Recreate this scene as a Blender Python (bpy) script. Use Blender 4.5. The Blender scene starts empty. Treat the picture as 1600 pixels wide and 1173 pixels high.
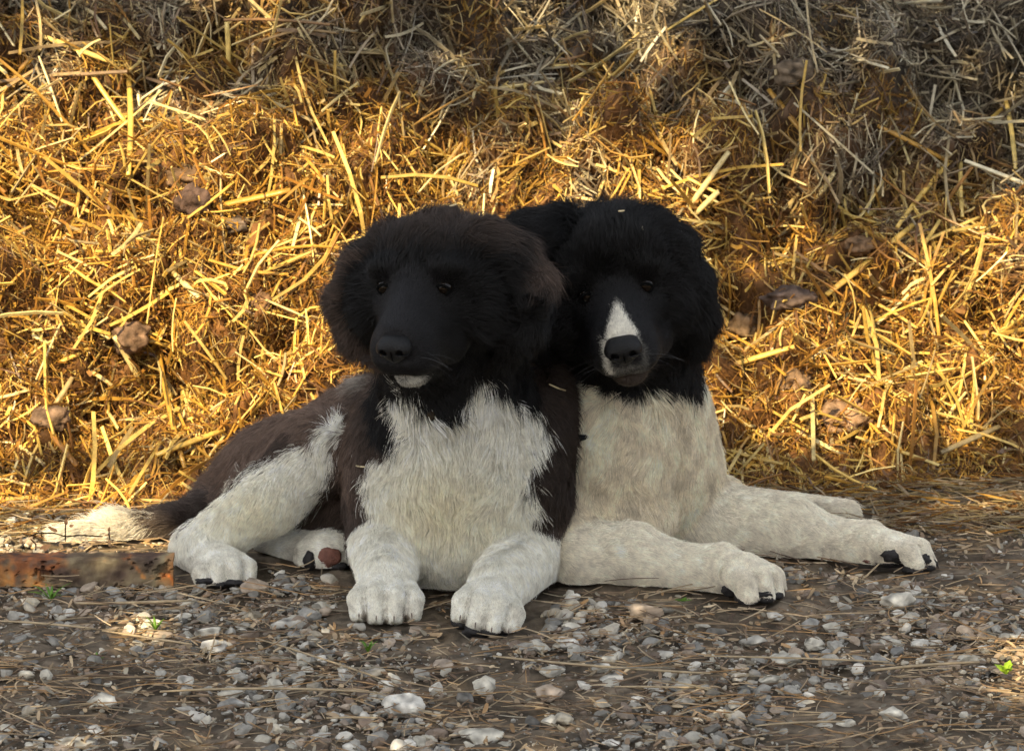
import bpy, math, random
import numpy as np
from mathutils import Vector, kdtree

R_ = math.radians
rng = np.random.default_rng(7)
random.seed(7)
sc = bpy.context.scene

# ------------------------------------------------------------------ camera
PITCH = R_(13.0)
CAM = np.array([0.0, -5.0, 1.425])
FPX = 1600 * 5 / 1.2
cam_d = bpy.data.cameras.new("camera")
cam = bpy.data.objects.new("camera", cam_d)
sc.collection.objects.link(cam)
cam.location = CAM
cam.rotation_euler = (math.pi / 2 - PITCH, 0, 0)
cam_d.sensor_width = 36
cam_d.lens = 36 * FPX / 1600
cam_d.clip_end = 400
cam_d.dof.use_dof = True
cam_d.dof.focus_distance = 5.0
cam_d.dof.aperture_fstop = 16
sc.camera = cam
FWD = np.array([0, math.cos(PITCH), -math.sin(PITCH)])
UP = np.array([0, math.sin(PITCH), math.cos(PITCH)])
RT = np.array([1.0, 0, 0])

# ------------------------------------------------------------------ light
SUN_EL, SUN_AZ = R_(42), R_(200)
world = bpy.data.worlds.new("World")
sc.world = world
world.use_nodes = True
wn = world.node_tree
sky = wn.nodes.new("ShaderNodeTexSky")
sky.sky_type = 'NISHITA'
sky.sun_disc = False
sky.sun_elevation = SUN_EL
sky.sun_rotation = SUN_AZ
sky.dust_density = 3.0
hsv = wn.nodes.new("ShaderNodeHueSaturation")
hsv.inputs["Saturation"].default_value = 0.30
wn.links.new(sky.outputs[0], hsv.inputs["Color"])
wn.links.new(hsv.outputs[0], wn.nodes["Background"].inputs[0])
wn.nodes["Background"].inputs[1].default_value = 0.15
sun_d = bpy.data.lights.new("sun", 'SUN')
sun_d.energy = 5.0
sun_d.angle = R_(0.53)
sun_d.color = (1.0, 0.75, 0.38)
sun = bpy.data.objects.new("sun", sun_d)
sc.collection.objects.link(sun)
SUN_TRAVEL = np.array([-math.cos(SUN_EL) * math.sin(SUN_AZ), -math.cos(SUN_EL) * math.cos(SUN_AZ), -math.sin(SUN_EL)])
sun.rotation_euler = Vector(SUN_TRAVEL).to_track_quat('-Z', 'Y').to_euler()
sc.view_settings.view_transform = 'Standard'
sc.view_settings.look = 'None'
sc.view_settings.gamma = 1
sc.view_settings.exposure = 1.0
sc.render.engine = 'CYCLES'
sc.cycles.use_denoising = True
sc.cycles.max_bounces = 8
sc.cycles.transparent_max_bounces = 4
sc.cycles_curves.shape = 'RIBBONS'

# ------------------------------------------------------------------ helpers
def P(px, py, Y):
    """the point of the place at depth Y on the sight line of photograph pixel (px, py)"""
    d = FWD + RT * (px - 800) / FPX + UP * (586.5 - py) / FPX
    return CAM + d * ((Y - CAM[1]) / d[1])

def G(px, py, z=0.0):
    d = FWD + RT * (px - 800) / FPX + UP * (586.5 - py) / FPX
    return CAM + d * ((z - CAM[2]) / d[2])

def proj(p):
    q = p - CAM
    w = q @ FWD
    return 800 + (q @ RT) / w * FPX, 586.5 - (q @ UP) / w * FPX

def nrm(v):
    return v / np.maximum(np.linalg.norm(v, axis=-1, keepdims=True), 1e-9)

class Noise:
    def __init__(self, freq, n=20, seed=0, dim=3):
        r = np.random.default_rng(seed)
        self.k = nrm(r.normal(size=(n, dim))) * (freq * 2 * math.pi * r.uniform(0.6, 1.5, (n, 1)))
        self.p = r.uniform(0, 2 * math.pi, n)
        self.a = math.sqrt(2.0 / n)
    def __call__(self, p):
        out = np.zeros(len(p))
        for k, ph in zip(self.k, self.p):
            out += np.sin(p @ k + ph)
        return out * self.a

def inpoly(x, y, poly):
    poly = np.asarray(poly, float)
    res = np.zeros(x.shape, bool)
    j = len(poly) - 1
    for i in range(len(poly)):
        xi, yi = poly[i]; xj, yj = poly[j]
        c = ((yi > y) != (yj > y)) & (x < (xj - xi) * (y - yi) / ((yj - yi) if yj != yi else 1e-9) + xi)
        res ^= c
        j = i
    return res

def tag(o, label=None, cat=None, group=None, kind=None):
    if label: o['label'] = label
    if cat: o['category'] = cat
    if group: o['group'] = group
    if kind: o['kind'] = kind
    return o

def mesh_obj(name, verts, faces, mat, parent=None, smooth=True, cols=None, loc=None):
    """faces: (N,4) or (N,3) int array or list"""
    me = bpy.data.meshes.new(name)
    verts = np.asarray(verts, np.float32)
    if loc is not None: verts = verts - np.asarray(loc, np.float32)
    if isinstance(faces, np.ndarray):
        n, k = faces.shape
        me.vertices.add(len(verts)); me.vertices.foreach_set("co", verts.ravel())
        me.loops.add(n * k); me.loops.foreach_set("vertex_index", faces.astype(np.int32).ravel())
        me.polygons.add(n)
        me.polygons.foreach_set("loop_start", np.arange(0, n * k, k, dtype=np.int32))
        me.update(calc_edges=True)
    else:
        me.from_pydata([tuple(v) for v in verts], [], faces)
    me.polygons.foreach_set("use_smooth", np.full(len(me.polygons), smooth))
    if cols is not None:
        a = me.attributes.new("col", 'FLOAT_COLOR', 'POINT')
        c = np.ones((len(verts), 4), np.float32); c[:, :3] = cols
        a.data.foreach_set("color", c.ravel())
    me.materials.append(mat)
    o = bpy.data.objects.new(name, me)
    sc.collection.objects.link(o)
    if parent is not None:
        o.parent = parent
    if loc is not None: o.location = loc
    return o

def empty(name, loc):
    o = bpy.data.objects.new(name, None)
    sc.collection.objects.link(o); o.location = loc
    o.empty_display_size = 0.05
    return o

def keep(child, parent):
    child.parent = parent
    child.location = Vector(child.location) - Vector(parent.location)

# ------------------------------------------------------------------ materials
def mat_base(name):
    m = bpy.data.materials.new(name); m.use_nodes = True
    nt = m.node_tree
    return m, nt, nt.nodes["Principled BSDF"]

def mat_plain(name, col, rough=0.6, spec=0.5, noise=0.0, scale=60, bump=0.0, bscale=200):
    m, nt, b = mat_base(name)
    b.inputs["Roughness"].default_value = rough
    b.inputs["Specular IOR Level"].default_value = spec
    b.inputs["Base Color"].default_value = (*col, 1)
    tc = nt.nodes.new("ShaderNodeTexCoord")
    if noise:
        n = nt.nodes.new("ShaderNodeTexNoise"); n.inputs["Scale"].default_value = scale; n.inputs["Detail"].default_value = 6
        nt.links.new(tc.outputs["Object"], n.inputs["Vector"])
        r = nt.nodes.new("ShaderNodeValToRGB")
        r.color_ramp.elements[0].position = 0.3; r.color_ramp.elements[1].position = 0.7
        r.color_ramp.elements[0].color = (*[c * (1 - noise) for c in col], 1)
        r.color_ramp.elements[1].color = (*[min(1, c * (1 + noise)) for c in col], 1)
        nt.links.new(n.outputs["Fac"], r.inputs["Fac"]); nt.links.new(r.outputs["Color"], b.inputs["Base Color"])
    if bump:
        n2 = nt.nodes.new("ShaderNodeTexNoise"); n2.inputs["Scale"].default_value = bscale; n2.inputs["Detail"].default_value = 4
        nt.links.new(tc.outputs["Object"], n2.inputs["Vector"])
        bp = nt.nodes.new("ShaderNodeBump"); bp.inputs["Strength"].default_value = bump; bp.inputs["Distance"].default_value = 0.003
        nt.links.new(n2.outputs["Fac"], bp.inputs["Height"]); nt.links.new(bp.outputs["Normal"], b.inputs["Normal"])
    return m

def mat_attr(name, rough=0.6, spec=0.3, var=0.35, scale=80, bump=0.3, stretch=None, trans=0.0):
    m, nt, b = mat_base(name)
    at = nt.nodes.new("ShaderNodeAttribute"); at.attribute_name = "col"
    tc = nt.nodes.new("ShaderNodeTexCoord")
    n = nt.nodes.new("ShaderNodeTexNoise"); n.inputs["Scale"].default_value = scale; n.inputs["Detail"].default_value = 5
    nt.links.new(tc.outputs["Object"], n.inputs["Vector"])
    mr = nt.nodes.new("ShaderNodeMapRange")
    mr.inputs["From Min"].default_value = 0.3; mr.inputs["From Max"].default_value = 0.7
    mr.inputs["To Min"].default_value = 1 - var; mr.inputs["To Max"].default_value = 1 + var
    nt.links.new(n.outputs["Fac"], mr.inputs["Value"])
    mx = nt.nodes.new("ShaderNodeVectorMath"); mx.operation = 'SCALE'
    nt.links.new(at.outputs["Color"], mx.inputs[0]); nt.links.new(mr.outputs[0], mx.inputs["Scale"])
    nt.links.new(mx.outputs[0], b.inputs["Base Color"])
    b.inputs["Roughness"].default_value = rough
    b.inputs["Specular IOR Level"].default_value = spec
    if bump:
        n2 = nt.nodes.new("ShaderNodeTexNoise"); n2.inputs["Scale"].default_value = scale * 3; n2.inputs["Detail"].default_value = 3
        nt.links.new(tc.outputs["Object"], n2.inputs["Vector"])
        bp = nt.nodes.new("ShaderNodeBump"); bp.inputs["Strength"].default_value = bump; bp.inputs["Distance"].default_value = 0.002
        nt.links.new(n2.outputs["Fac"], bp.inputs["Height"]); nt.links.new(bp.outputs["Normal"], b.inputs["Normal"])
    return m

M_straw = mat_attr("straw", 0.33, 0.5, 0.28, 90, 0.15)
M_fibre = mat_attr("straw fibre", 0.6, 0.3, 0.2, 60, 0)
M_mound = mat_attr("trodden dung and straw", 0.8, 0.25, 0.45, 70, 0.9)
M_clod = mat_attr("dung clod", 0.85, 0.2, 0.4, 90, 0.8)
M_stone = mat_attr("stone", 0.75, 0.35, 0.25, 110, 0.5)
M_litter = mat_attr("litter", 0.75, 0.25, 0.3, 60, 0.2)
M_soil = mat_attr("soil", 0.9, 0.2, 0.5, 60, 1.0)
M_leaf = mat_plain("leaf", (0.10, 0.22, 0.02), 0.5, 0.4, 0.3, 90)
M_added_treeleaf = mat_plain("added tree leaf", (0.06, 0.12, 0.03), 0.5, 0.4, 0.3, 9)
M_added_bark = mat_plain("added bark", (0.12, 0.09, 0.06), 0.9, 0.2, 0.4, 12, 0.8, 20)
M_fur = mat_attr("fur", 0.5, 0.3, 0.12, 130, 0)
_nt = M_fur.node_tree
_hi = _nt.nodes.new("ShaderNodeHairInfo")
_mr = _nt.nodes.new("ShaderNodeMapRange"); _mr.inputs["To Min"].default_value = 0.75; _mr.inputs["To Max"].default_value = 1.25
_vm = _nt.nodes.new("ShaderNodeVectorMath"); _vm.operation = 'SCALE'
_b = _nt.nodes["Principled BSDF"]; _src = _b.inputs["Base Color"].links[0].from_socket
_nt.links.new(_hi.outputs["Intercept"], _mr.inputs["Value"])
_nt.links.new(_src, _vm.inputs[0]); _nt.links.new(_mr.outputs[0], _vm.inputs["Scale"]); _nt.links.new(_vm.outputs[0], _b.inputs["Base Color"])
M_skin = mat_attr("skin under fur", 0.8, 0.1, 0.1, 100, 0)
M_eye = mat_plain("eye", (0.006, 0.0035, 0.002), 0.04, 0.32)
M_lid = mat_plain("eyelid", (0.003, 0.003, 0.003), 0.9, 0.08)
M_nose = mat_plain("nose leather", (0.003, 0.003, 0.0035), 0.42, 0.32, 0.2, 200, 0.5, 900)
M_claw = mat_plain("claw", (0.16, 0.12, 0.09), 0.4, 0.5, 0.3, 200)
M_pad = mat_plain("dark paw pad", (0.018, 0.016, 0.016), 0.6, 0.4, 0.3, 200, 0.5, 500)
M_pinkpad = mat_plain("pink paw pad", (0.20, 0.085, 0.06), 0.6, 0.4, 0.3, 150, 0.5, 500)

# ------------------------------------------------------------------ signed distance modelling
def cone(a, b, ra, rb, st, k=0.02, flow=None):
    a = np.asarray(a, float); b = np.asarray(b, float)
    return dict(t='c', a=a, b=b, ra=ra, rb=rb, st=st, k=k, flow=nrm(b - a) if flow is None else nrm(np.asarray(flow, float)))

def ell(c, r, st, k=0.02, flow=(0, 0, -1), R=None):
    return dict(t='e', c=np.asarray(c, float), r=np.asarray(r, float), st=st, k=k,
                flow=nrm(np.asarray(flow, float)), R=np.eye(3) if R is None else R)

def sd(pr, p):
    if pr['t'] == 'c':
        ba = pr['b'] - pr['a']; L2 = ba @ ba
        h = np.clip(((p - pr['a']) @ ba) / L2, 0, 1)
        q = p - pr['a'] - h[..., None] * ba
        return np.sqrt((q * q).sum(-1)) - (pr['ra'] + h * (pr['rb'] - pr['ra']))
    q = (p - pr['c']) @ pr['R']
    r = pr['r']
    k0 = np.sqrt(((q / r) ** 2).sum(-1)); k1 = np.sqrt(((q / r ** 2) ** 2).sum(-1))
    return k0 * (k0 - 1) / np.maximum(k1, 1e-6)

def bbox(pr):
    if pr['t'] == 'c':
        r = max(pr['ra'], pr['rb'])
        return np.minimum(pr['a'], pr['b']) - r, np.maximum(pr['a'], pr['b']) + r
    r = pr['r'].max()
    return pr['c'] - r, pr['c'] + r

def field(prims, h, floor=None, cut=None, pad=0.03):
    lo = np.min([bbox(p)[0] for p in prims], 0) - pad
    hi = np.max([bbox(p)[1] for p in prims], 0) + pad
    if floor is not None: lo[2] = max(lo[2], floor - 3 * h)
    n = np.ceil((hi - lo) / h).astype(int) + 1
    F = np.full(n, 0.5, np.float32)
    ax = [lo[i] + h * np.arange(n[i]) for i in range(3)]
    for pr in prims:
        b0, b1 = bbox(pr)
        i0 = np.clip(np.floor((b0 - 0.05 - lo) / h).astype(int), 0, n - 1)
        i1 = np.clip(np.ceil((b1 + 0.05 - lo) / h).astype(int) + 1, 1, n)
        if (i1 <= i0).any(): continue
        X, Y, Z = np.meshgrid(ax[0][i0[0]:i1[0]], ax[1][i0[1]:i1[1]], ax[2][i0[2]:i1[2]], indexing='ij')
        d = sd(pr, np.stack([X, Y, Z], -1))
        sl = (slice(i0[0], i1[0]), slice(i0[1], i1[1]), slice(i0[2], i1[2]))
        f = F[sl]; k = pr['k']
        hh = np.maximum(k - np.abs(f - d), 0) / k
        F[sl] = np.minimum(f, d) - hh * hh * k * 0.25
    if cut:
        for pr in cut:
            X, Y, Z = np.meshgrid(*ax, indexing='ij')
            d = -sd(pr, np.stack([X, Y, Z], -1)); k = pr['k']
            hh = np.maximum(k - np.abs(F - d), 0) / k
            F = np.maximum(F, d) + hh * hh * k * 0.25
    if floor is not None:
        F = np.maximum(F, (floor - ax[2])[None, None, :].astype(np.float32))
    return F, lo

def surface_nets(F, lo, h):
    S = F < 0
    nx, ny, nz = F.shape
    c = np.zeros((nx - 1, ny - 1, nz - 1), np.int8)
    for i in (0, 1):
        for j in (0, 1):
            for k in (0, 1):
                c += S[i:nx - 1 + i, j:ny - 1 + j, k:nz - 1 + k]
    m = (c > 0) & (c < 8)
    I = np.argwhere(m)
    idx = np.full(m.shape, -1, np.int64); idx[m] = np.arange(len(I))
    acc = np.zeros((len(I), 3)); cnt = np.zeros(len(I))
    for a in range(3):
        o1, o2 = [x for x in range(3) if x != a]
        for u in (0, 1):
            for v in (0, 1):
                A = I.copy(); A[:, o1] += u; A[:, o2] += v
                B = A.copy(); B[:, a] += 1
                fa = F[A[:, 0], A[:, 1], A[:, 2]]; fb = F[B[:, 0], B[:, 1], B[:, 2]]
                x = (fa < 0) != (fb < 0)
                t = np.where(x, fa / np.where(x, fa - fb, 1), 0)
                pt = A.astype(float); pt[:, a] += t
                acc[x] += pt[x]; cnt[x] += 1
    V = lo + h * acc / cnt[:, None]
    Q = []
    for a in range(3):
        o1, o2 = (a + 1) % 3, (a + 2) % 3
        sl0 = [slice(None)] * 3; sl1 = [slice(None)] * 3
        sl0[a] = slice(0, -1); sl1[a] = slice(1, None)
        x = S[tuple(sl0)] != S[tuple(sl1)]
        E = np.argwhere(x)
        dims = np.array(F.shape)
        E = E[(E[:, o1] >= 1) & (E[:, o1] < dims[o1] - 1) & (E[:, o2] >= 1) & (E[:, o2] < dims[o2] - 1)]
        def cell(u, v):
            q = E.copy(); q[:, o1] += u; q[:, o2] += v
            return idx[q[:, 0], q[:, 1], q[:, 2]]
        q = np.stack([cell(-1, -1), cell(0, -1), cell(0, 0), cell(-1, 0)], 1)
        ins = S[E[:, 0], E[:, 1], E[:, 2]]
        q[~ins] = q[~ins][:, ::-1]
        Q.append(q)
    Q = np.concatenate(Q)
    return V, Q[(Q >= 0).all(1)]

def sdf_eval(prims, p):
    F = np.full(len(p), 0.5)
    for pr in prims:
        d = sd(pr, p); k = pr['k']
        hh = np.maximum(k - np.abs(F - d), 0) / k
        F = np.minimum(F, d) - hh * hh * k * 0.25
    return F

def sdf_normal(prims, p, e=0.002):
    g = np.stack([sdf_eval(prims, p + np.eye(3)[i] * e) - sdf_eval(prims, p - np.eye(3)[i] * e) for i in range(3)], -1)
    return nrm(g)

def march(prims, o, d, n=400, step=0.0007):
    """from outside towards the body: first surface point"""
    ts = np.arange(n) * step
    pts = o + ts[:, None] * d
    f = sdf_eval(prims, pts)
    i = np.argmax(f < 0)
    return pts[i]

# ------------------------------------------------------------------ dogs
def rotm(yaw, pitch, roll):
    cy, sy = math.cos(yaw), math.sin(yaw); cp, sp = math.cos(pitch), math.sin(pitch); cr, sr = math.cos(roll), math.sin(roll)
    Rz = np.array([[cy, -sy, 0], [sy, cy, 0], [0, 0, 1]])
    Rx = np.array([[1, 0, 0], [0, cp, -sp], [0, sp, cp]])
    Ry = np.array([[cr, 0, sr], [0, 1, 0], [-sr, 0, cr]])
    return Rz @ Rx @ Ry

# style: hair length, lift, randomness, strand weight
STYLES = {
    'skull':  (0.030, 0.95, 0.50, 1.1),
    'face':   (0.012, 0.42, 0.30, 1.3),
    'cheek':  (0.026, 0.62, 0.45, 1.1),
    'muzzle': (0.0040, 0.28, 0.15, 1.8),
    'ear':    (0.021, 0.46, 0.32, 1.3),
    'throat': (0.026, 0.40, 0.32, 1.0),
    'chest':  (0.018, 0.42, 0.46, 1.25),
    'body':   (0.022, 0.42, 0.30, 1.0),
    'upleg':  (0.012, 0.38, 0.38, 1.25),
    'leg':    (0.012, 0.28, 0.22, 1.4),
    'paw':    (0.0040, 0.25, 0.16, 2.0),
    'tail':   (0.021, 0.40, 0.60, 1.8),
}

def head_prims(R, O, earl, earr, top=0.0):
    T = lambda v: O + R @ np.asarray(v, float)
    D = lambda v: R @ np.asarray(v, float)
    pr = []
    back = D((0, 1, 0.25)); down = D((0, 0.5, -1))
    def e(c, r, st, k=0.02, flow=None):
        pr.append(ell(T(c), r, st, k, back if flow is None else D(flow), R))
    def c_(a, b, ra, rb, st, k=0.02, flow=None):
        pr.append(cone(T(a), T(b), ra, rb, st, k, back if flow is None else D(flow)))
    e((0, 0.012, 0.004 + top / 2), (0.078, 0.086, 0.070 + top / 2), 'skull', 0.02, (0, 0.7, 0.5))
    e((0, -0.028, 0.03 + top / 2), (0.060, 0.046, 0.044 + top / 2), 'skull', 0.02, (0, 0.8, 0.6))
    for s in (-1, 1):
        e((s * 0.052, -0.012, -0.018), (0.044, 0.056, 0.050), 'cheek', 0.018, (s * 0.9, 0.3, -0.5))
        e((s * 0.036, -0.056, 0.036), (0.022, 0.016, 0.014), 'face', 0.012, (s * .3, 0.6, .8))
        e((s * 0.016, -0.122, -0.034), (0.024, 0.033, 0.026), 'muzzle', 0.010, (s * .3, 0.8, -.35))
        c_((s * 0.018, -0.108, -0.038), (s * 0.034, -0.074, -0.048), 0.021, 0.021, 'muzzle', 0.015, (s * .4, .8, -.6))
        e((s * 0.028, -0.064, -0.004), (0.020, 0.021, 0.018), 'face', 0.015, (s * .6, 0.8, -.1))
    c_((0, -0.060, -0.012), (0, -0.122, -0.020), 0.041, 0.032, 'muzzle', 0.02)
    c_((0, -0.062, 0.018), (0, -0.142, -0.006), 0.024, 0.018, 'muzzle', 0.014)
    e((0, -0.140, -0.034), (0.016, 0.018, 0.016), 'muzzle', 0.008)
    e((0, -0.112, -0.067), (0.018, 0.026, 0.012), 'muzzle', 0.004, (0, .8, -.5))
    c_((0, -0.105, -0.062), (0, -0.02, -0.058), 0.018, 0.045, 'cheek', 0.01, (0, .7, -.7))
    for s, ear in ((-1, earl), (1, earr)):
        for oy in (-0.012, 0.014):
            pts = [np.array(q) + np.array([0, oy, 0]) for q, _ in ear]
            for i in range(len(pts) - 1):
                c_(pts[i], pts[i + 1], ear[i][1], ear[i + 1][1], 'ear', 0.014, pts[i + 1] - pts[i] + np.array((s * .02, 0, 0)))
    return pr

def paw_prims(base, fwd, up, w=0.034, L=0.075, hgt=0.03, spread=1.0):
    """toes rooted at base, pointing along fwd. returns prims, claw tips"""
    fwd = nrm(np.asarray(fwd, float)); up = np.asarray(up, float); up = nrm(up - (up @ fwd) * fwd)
    side = np.cross(fwd, up)
    B = np.stack([side, fwd, up], 1)
    base = np.asarray(base, float)
    pr = [ell(base + fwd * L * 0.10 + up * 0.001, (w * 0.92, L * 0.36, hgt * 0.70), 'paw', 0.012, fwd, B)]
    claws = []
    for i, o in enumerate((-0.86, -0.29, 0.29, 0.86)):
        ln = 1.0 if abs(o) < 0.5 else 0.82
        a = base + side * o * w * 0.80 * spread + fwd * L * 0.12 * ln + up * hgt * (0.38 if abs(o) < .5 else 0.1)
        b = base + side * o * w * 1.0 * spread + fwd * L * 0.52 * ln + up * hgt * (0.20 if abs(o) < .5 else 0.02)
        c = base + side * o * w * 0.98 * spread + fwd * L * 0.68 * ln - up * hgt * 0.38
        pr.append(cone(a, b, hgt * 0.34, hgt * 0.38, 'paw', 0.002))
        pr.append(cone(b, c, hgt * 0.38, hgt * 0.32, 'paw', 0.002, fwd))
        claws.append((c + fwd * hgt * 0.20 + up * hgt * 0.15, nrm(fwd - 0.55 * up), hgt))
    pads = [(base + side * o * w * 0.98 * spread + fwd * L * (0.66 if abs(o) < .5 else 0.52) - up * hgt * 0.62, B, hgt * 0.34) for o in (-0.80, -0.28, 0.28, 0.80)]
    pads.append((base + fwd * L * 0.12 - up * hgt * 0.68, B, hgt * 0.6))
    return pr, claws, pads

def style_at(prims, p):
    D = np.stack([sd(pr, p) for pr in prims], 1)
    W = np.exp(-(D - D.min(1, keepdims=True)) / 0.010)
    W /= W.sum(1, keepdims=True)
    tab = np.array([STYLES[pr['st']] for pr in prims])
    fl = np.array([pr['flow'] for pr in prims])
    names = [pr['st'] for pr in prims]
    return W @ tab, nrm(W @ fl), D.argmin(1), names

def dirt(prims, p, N, near, names, col, seed):
    st = np.array(names)[near]
    foot = np.isin(st, ('paw', 'leg', 'upleg', 'chest'))
    nz_ = Noise(26, 16, seed)(p) * 0.5 + Noise(70, 16, seed + 1)(p) * 0.35
    low = np.clip((0.045 - p[:, 2]) / 0.045, 0, 1) * np.clip(0.2 + nz_, 0, 1) * foot
    low = np.maximum(low, foot * np.clip(nz_ - 0.9, 0, 1) * 0.4)
    cav = np.zeros(len(p))
    k = st == 'paw'
    if k.any():
        f_ = sdf_eval(prims, p[k] + N[k] * 0.006)
        cav[k] = np.clip((0.0044 - f_) / 0.0024, 0, 1)
    w = np.clip(low * 0.55 + cav * 0.8, 0, 0.9)[:, None]
    return col * (1 - w) + np.array((0.17, 0.125, 0.085)) * w

def make_fur(name, prims, V, Q, colfn, n, parent, eyes, bare, seed, offs):
    r = np.random.default_rng(seed)
    tris = np.concatenate([Q[:, [0, 1, 2]], Q[:, [0, 2, 3]]])
    a, b, c = V[tris[:, 0]], V[tris[:, 1]], V[tris[:, 2]]
    cr = np.cross(b - a, c - a); ar = np.linalg.norm(cr, axis=1) / 2
    cen = (a + b + c) / 3
    tn = nrm(cr)
    view = nrm(CAM - cen)
    facing = (tn * view).sum(1)
    st, _, _, _ = style_at(prims, cen)
    dens = st[:, 3] * (0.016 / np.maximum(st[:, 0], 0.006)) ** 0.5
    w = ar * dens * np.where(facing > -0.25, 1.0, 0.18) * (cen[:, 2] > 0.004)
    pick = r.choice(len(tris), n, p=w / w.sum())
    u = r.random((n, 2)); s = u.sum(1) > 1; u[s] = 1 - u[s]
    root = a[pick] + u[:, :1] * (b - a)[pick] + u[:, 1:] * (c - a)[pick]
    # leave the eyes, the nose and bare pads free
    ok = np.ones(n, bool)
    for e, rad in bare:
        ok &= np.linalg.norm(root - e, axis=1) > rad
    root = root[ok]; n = len(root)
    N = sdf_normal(prims, root)
    st, flow, near, names = style_at(prims, root)
    L = st[:, 0] * r.uniform(0.65, 1.15, n)
    for e in eyes:
        dd = np.linalg.norm(root - e, axis=1)
        L *= np.clip((dd - 0.010) / 0.034, 0.10, 1)
    lift = st[:, 1]
    nst = np.array(names)[near]
    guard = (r.random(n) < np.where(np.isin(nst, ('chest', 'leg', 'paw', 'upleg')), 0.02, 0.07)) & (L > 0.011)
    L = np.where(guard, L * r.uniform(1.3, 1.75, n), L)
    nz = [Noise(28, 16, seed * 10 + i) for i in range(3)]
    nz2 = [Noise(9, 12, seed * 10 + 5 + i) for i in range(3)]
    wob = np.stack([f(root) for f in nz], 1) * 0.36 + np.stack([f(root) for f in nz2], 1) * 0.26
    fl = flow + wob * np.clip((L / 0.02) ** 1.5, 0.05, 1.2)[:, None]
    fl = nrm(fl - (fl * N).sum(1, keepdims=True) * N)
    lf = np.where(guard, np.minimum(lift * 1.4, 1.0), lift)
    d0 = nrm(N * lf[:, None] + fl * (1 - 0.5 * lift[:, None]) + r.normal(size=(n, 3)) * st[:, 2:3] * 0.55)
    # clumps
    ng = max(10, n // 60)
    gi = r.choice(n, ng, replace=False)
    kd = kdtree.KDTree(ng)
    for i, g in enumerate(gi): kd.insert(root[g], i)
    kd.balance()
    cl = np.array([kd.find(q)[1] for q in root])
    g = gi[cl]
    K = 5
    t = np.linspace(0, 1, K)
    pts = np.zeros((n, K, 3))
    grav = np.where(lift > 0.8, 0.0, -0.30)[:, None] * np.array([0, 0, 1.0])
    bend = fl * 0.9 + grav
    ln = L[:, None]
    for i, tt in enumerate(t):
        dirv = nrm(d0 * (1 - 0.45 * tt) + bend * 0.45 * tt)
        pts[:, i] = root + dirv * ln * tt
    cs = np.clip(L / 0.02, 0, 1)[:, None, None] * r.uniform(0.1, 0.85, (ng,))[cl][:, None, None]
    far = np.linalg.norm(root - root[g], axis=1)
    cs = cs * np.clip(1 - far / 0.012, 0, 1)[:, None, None]
    tip = pts[g]
    pts = pts + (tip - pts) * cs * (t ** 1.5)[None, :, None]
    pts[..., 2] = np.maximum(pts[..., 2], 0.004)
    jit = np.where(np.isin(nst, ('paw', 'leg')), 0.0008, np.where(np.isin(nst, ('muzzle', 'face')), 0.0020, 0.0035))[:, None]
    col = colfn(root + r.normal(size=(n, 3)) * jit, N, near, names)
    col = col * (r.uniform(0.84, 1.14, (n, 1))) * (1 + 0.05 * Noise(45, 14, seed + 77)(root))[:, None]
    dark = col.mean(1) < 0.15
    col = np.where(dark[:, None], col * r.uniform(0.6, 1.5, (n, 1)), col)
    col = np.clip(col, 0.001, 0.86)
    cu = bpy.data.hair_curves.new(name)
    cu.add_curves([K] * n)
    P3 = (pts - np.array(offs)).astype(np.float32)
    cu.attributes['position'].data.foreach_set('vector', P3.ravel())
    ra = cu.attributes.get('radius') or cu.attributes.new('radius', 'FLOAT', 'POINT')
    rad0 = np.where(L > 0.01, 0.00026, 0.00024)[:, None] * r.uniform(0.7, 1.25, (n, 1))
    rr = rad0 * np.array([1, 1, 0.85, 0.6, 0.15])[None]
    ra.data.foreach_set('value', rr.astype(np.float32).ravel())
    ca = cu.attributes.new('col', 'FLOAT_COLOR', 'CURVE')
    cc = np.ones((n, 4), np.float32); cc[:, :3] = col
    ca.data.foreach_set('color', cc.ravel())
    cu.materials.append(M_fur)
    o = bpy.data.objects.new(name, cu)
    sc.collection.objects.link(o)
    o.parent = parent
    return o

def icosphere(sub):
    import bmesh
    bm = bmesh.new(); bmesh.ops.create_icosphere(bm, subdivisions=sub, radius=1)
    v = np.array([x.co[:] for x in bm.verts]); bm.verts.index_update()
    f = np.array([[y.index for y in x.verts] for x in bm.faces]); bm.free()
    return v, f
ICO1, ICO2, ICO3, ICO4 = (icosphere(i) for i in (1, 2, 3, 4))

def horn(a, d, length, r, up):
    """small curved claw"""
    d = nrm(np.asarray(d)); up = np.asarray(up, float); s = nrm(np.cross(d, up)); u = np.cross(s, d)
    vs, fs = [], []
    K = 8
    for i in range(5):
        t = i / 4
        c = a + d * length * t - u * length * 0.35 * t * t
        rr = r * (1 - t) ** 0.7 + 0.0002
        for j in range(K):
            an = j * 2 * math.pi / K
            vs.append(c + s * math.cos(an) * rr * 0.7 + u * math.sin(an) * rr)
    for i in range(4):
        for j in range(K):
            fs.append([i * K + j, i * K + (j + 1) % K, (i + 1) * K + (j + 1) % K, (i + 1) * K + j])
    return vs, np.array(fs)

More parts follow.
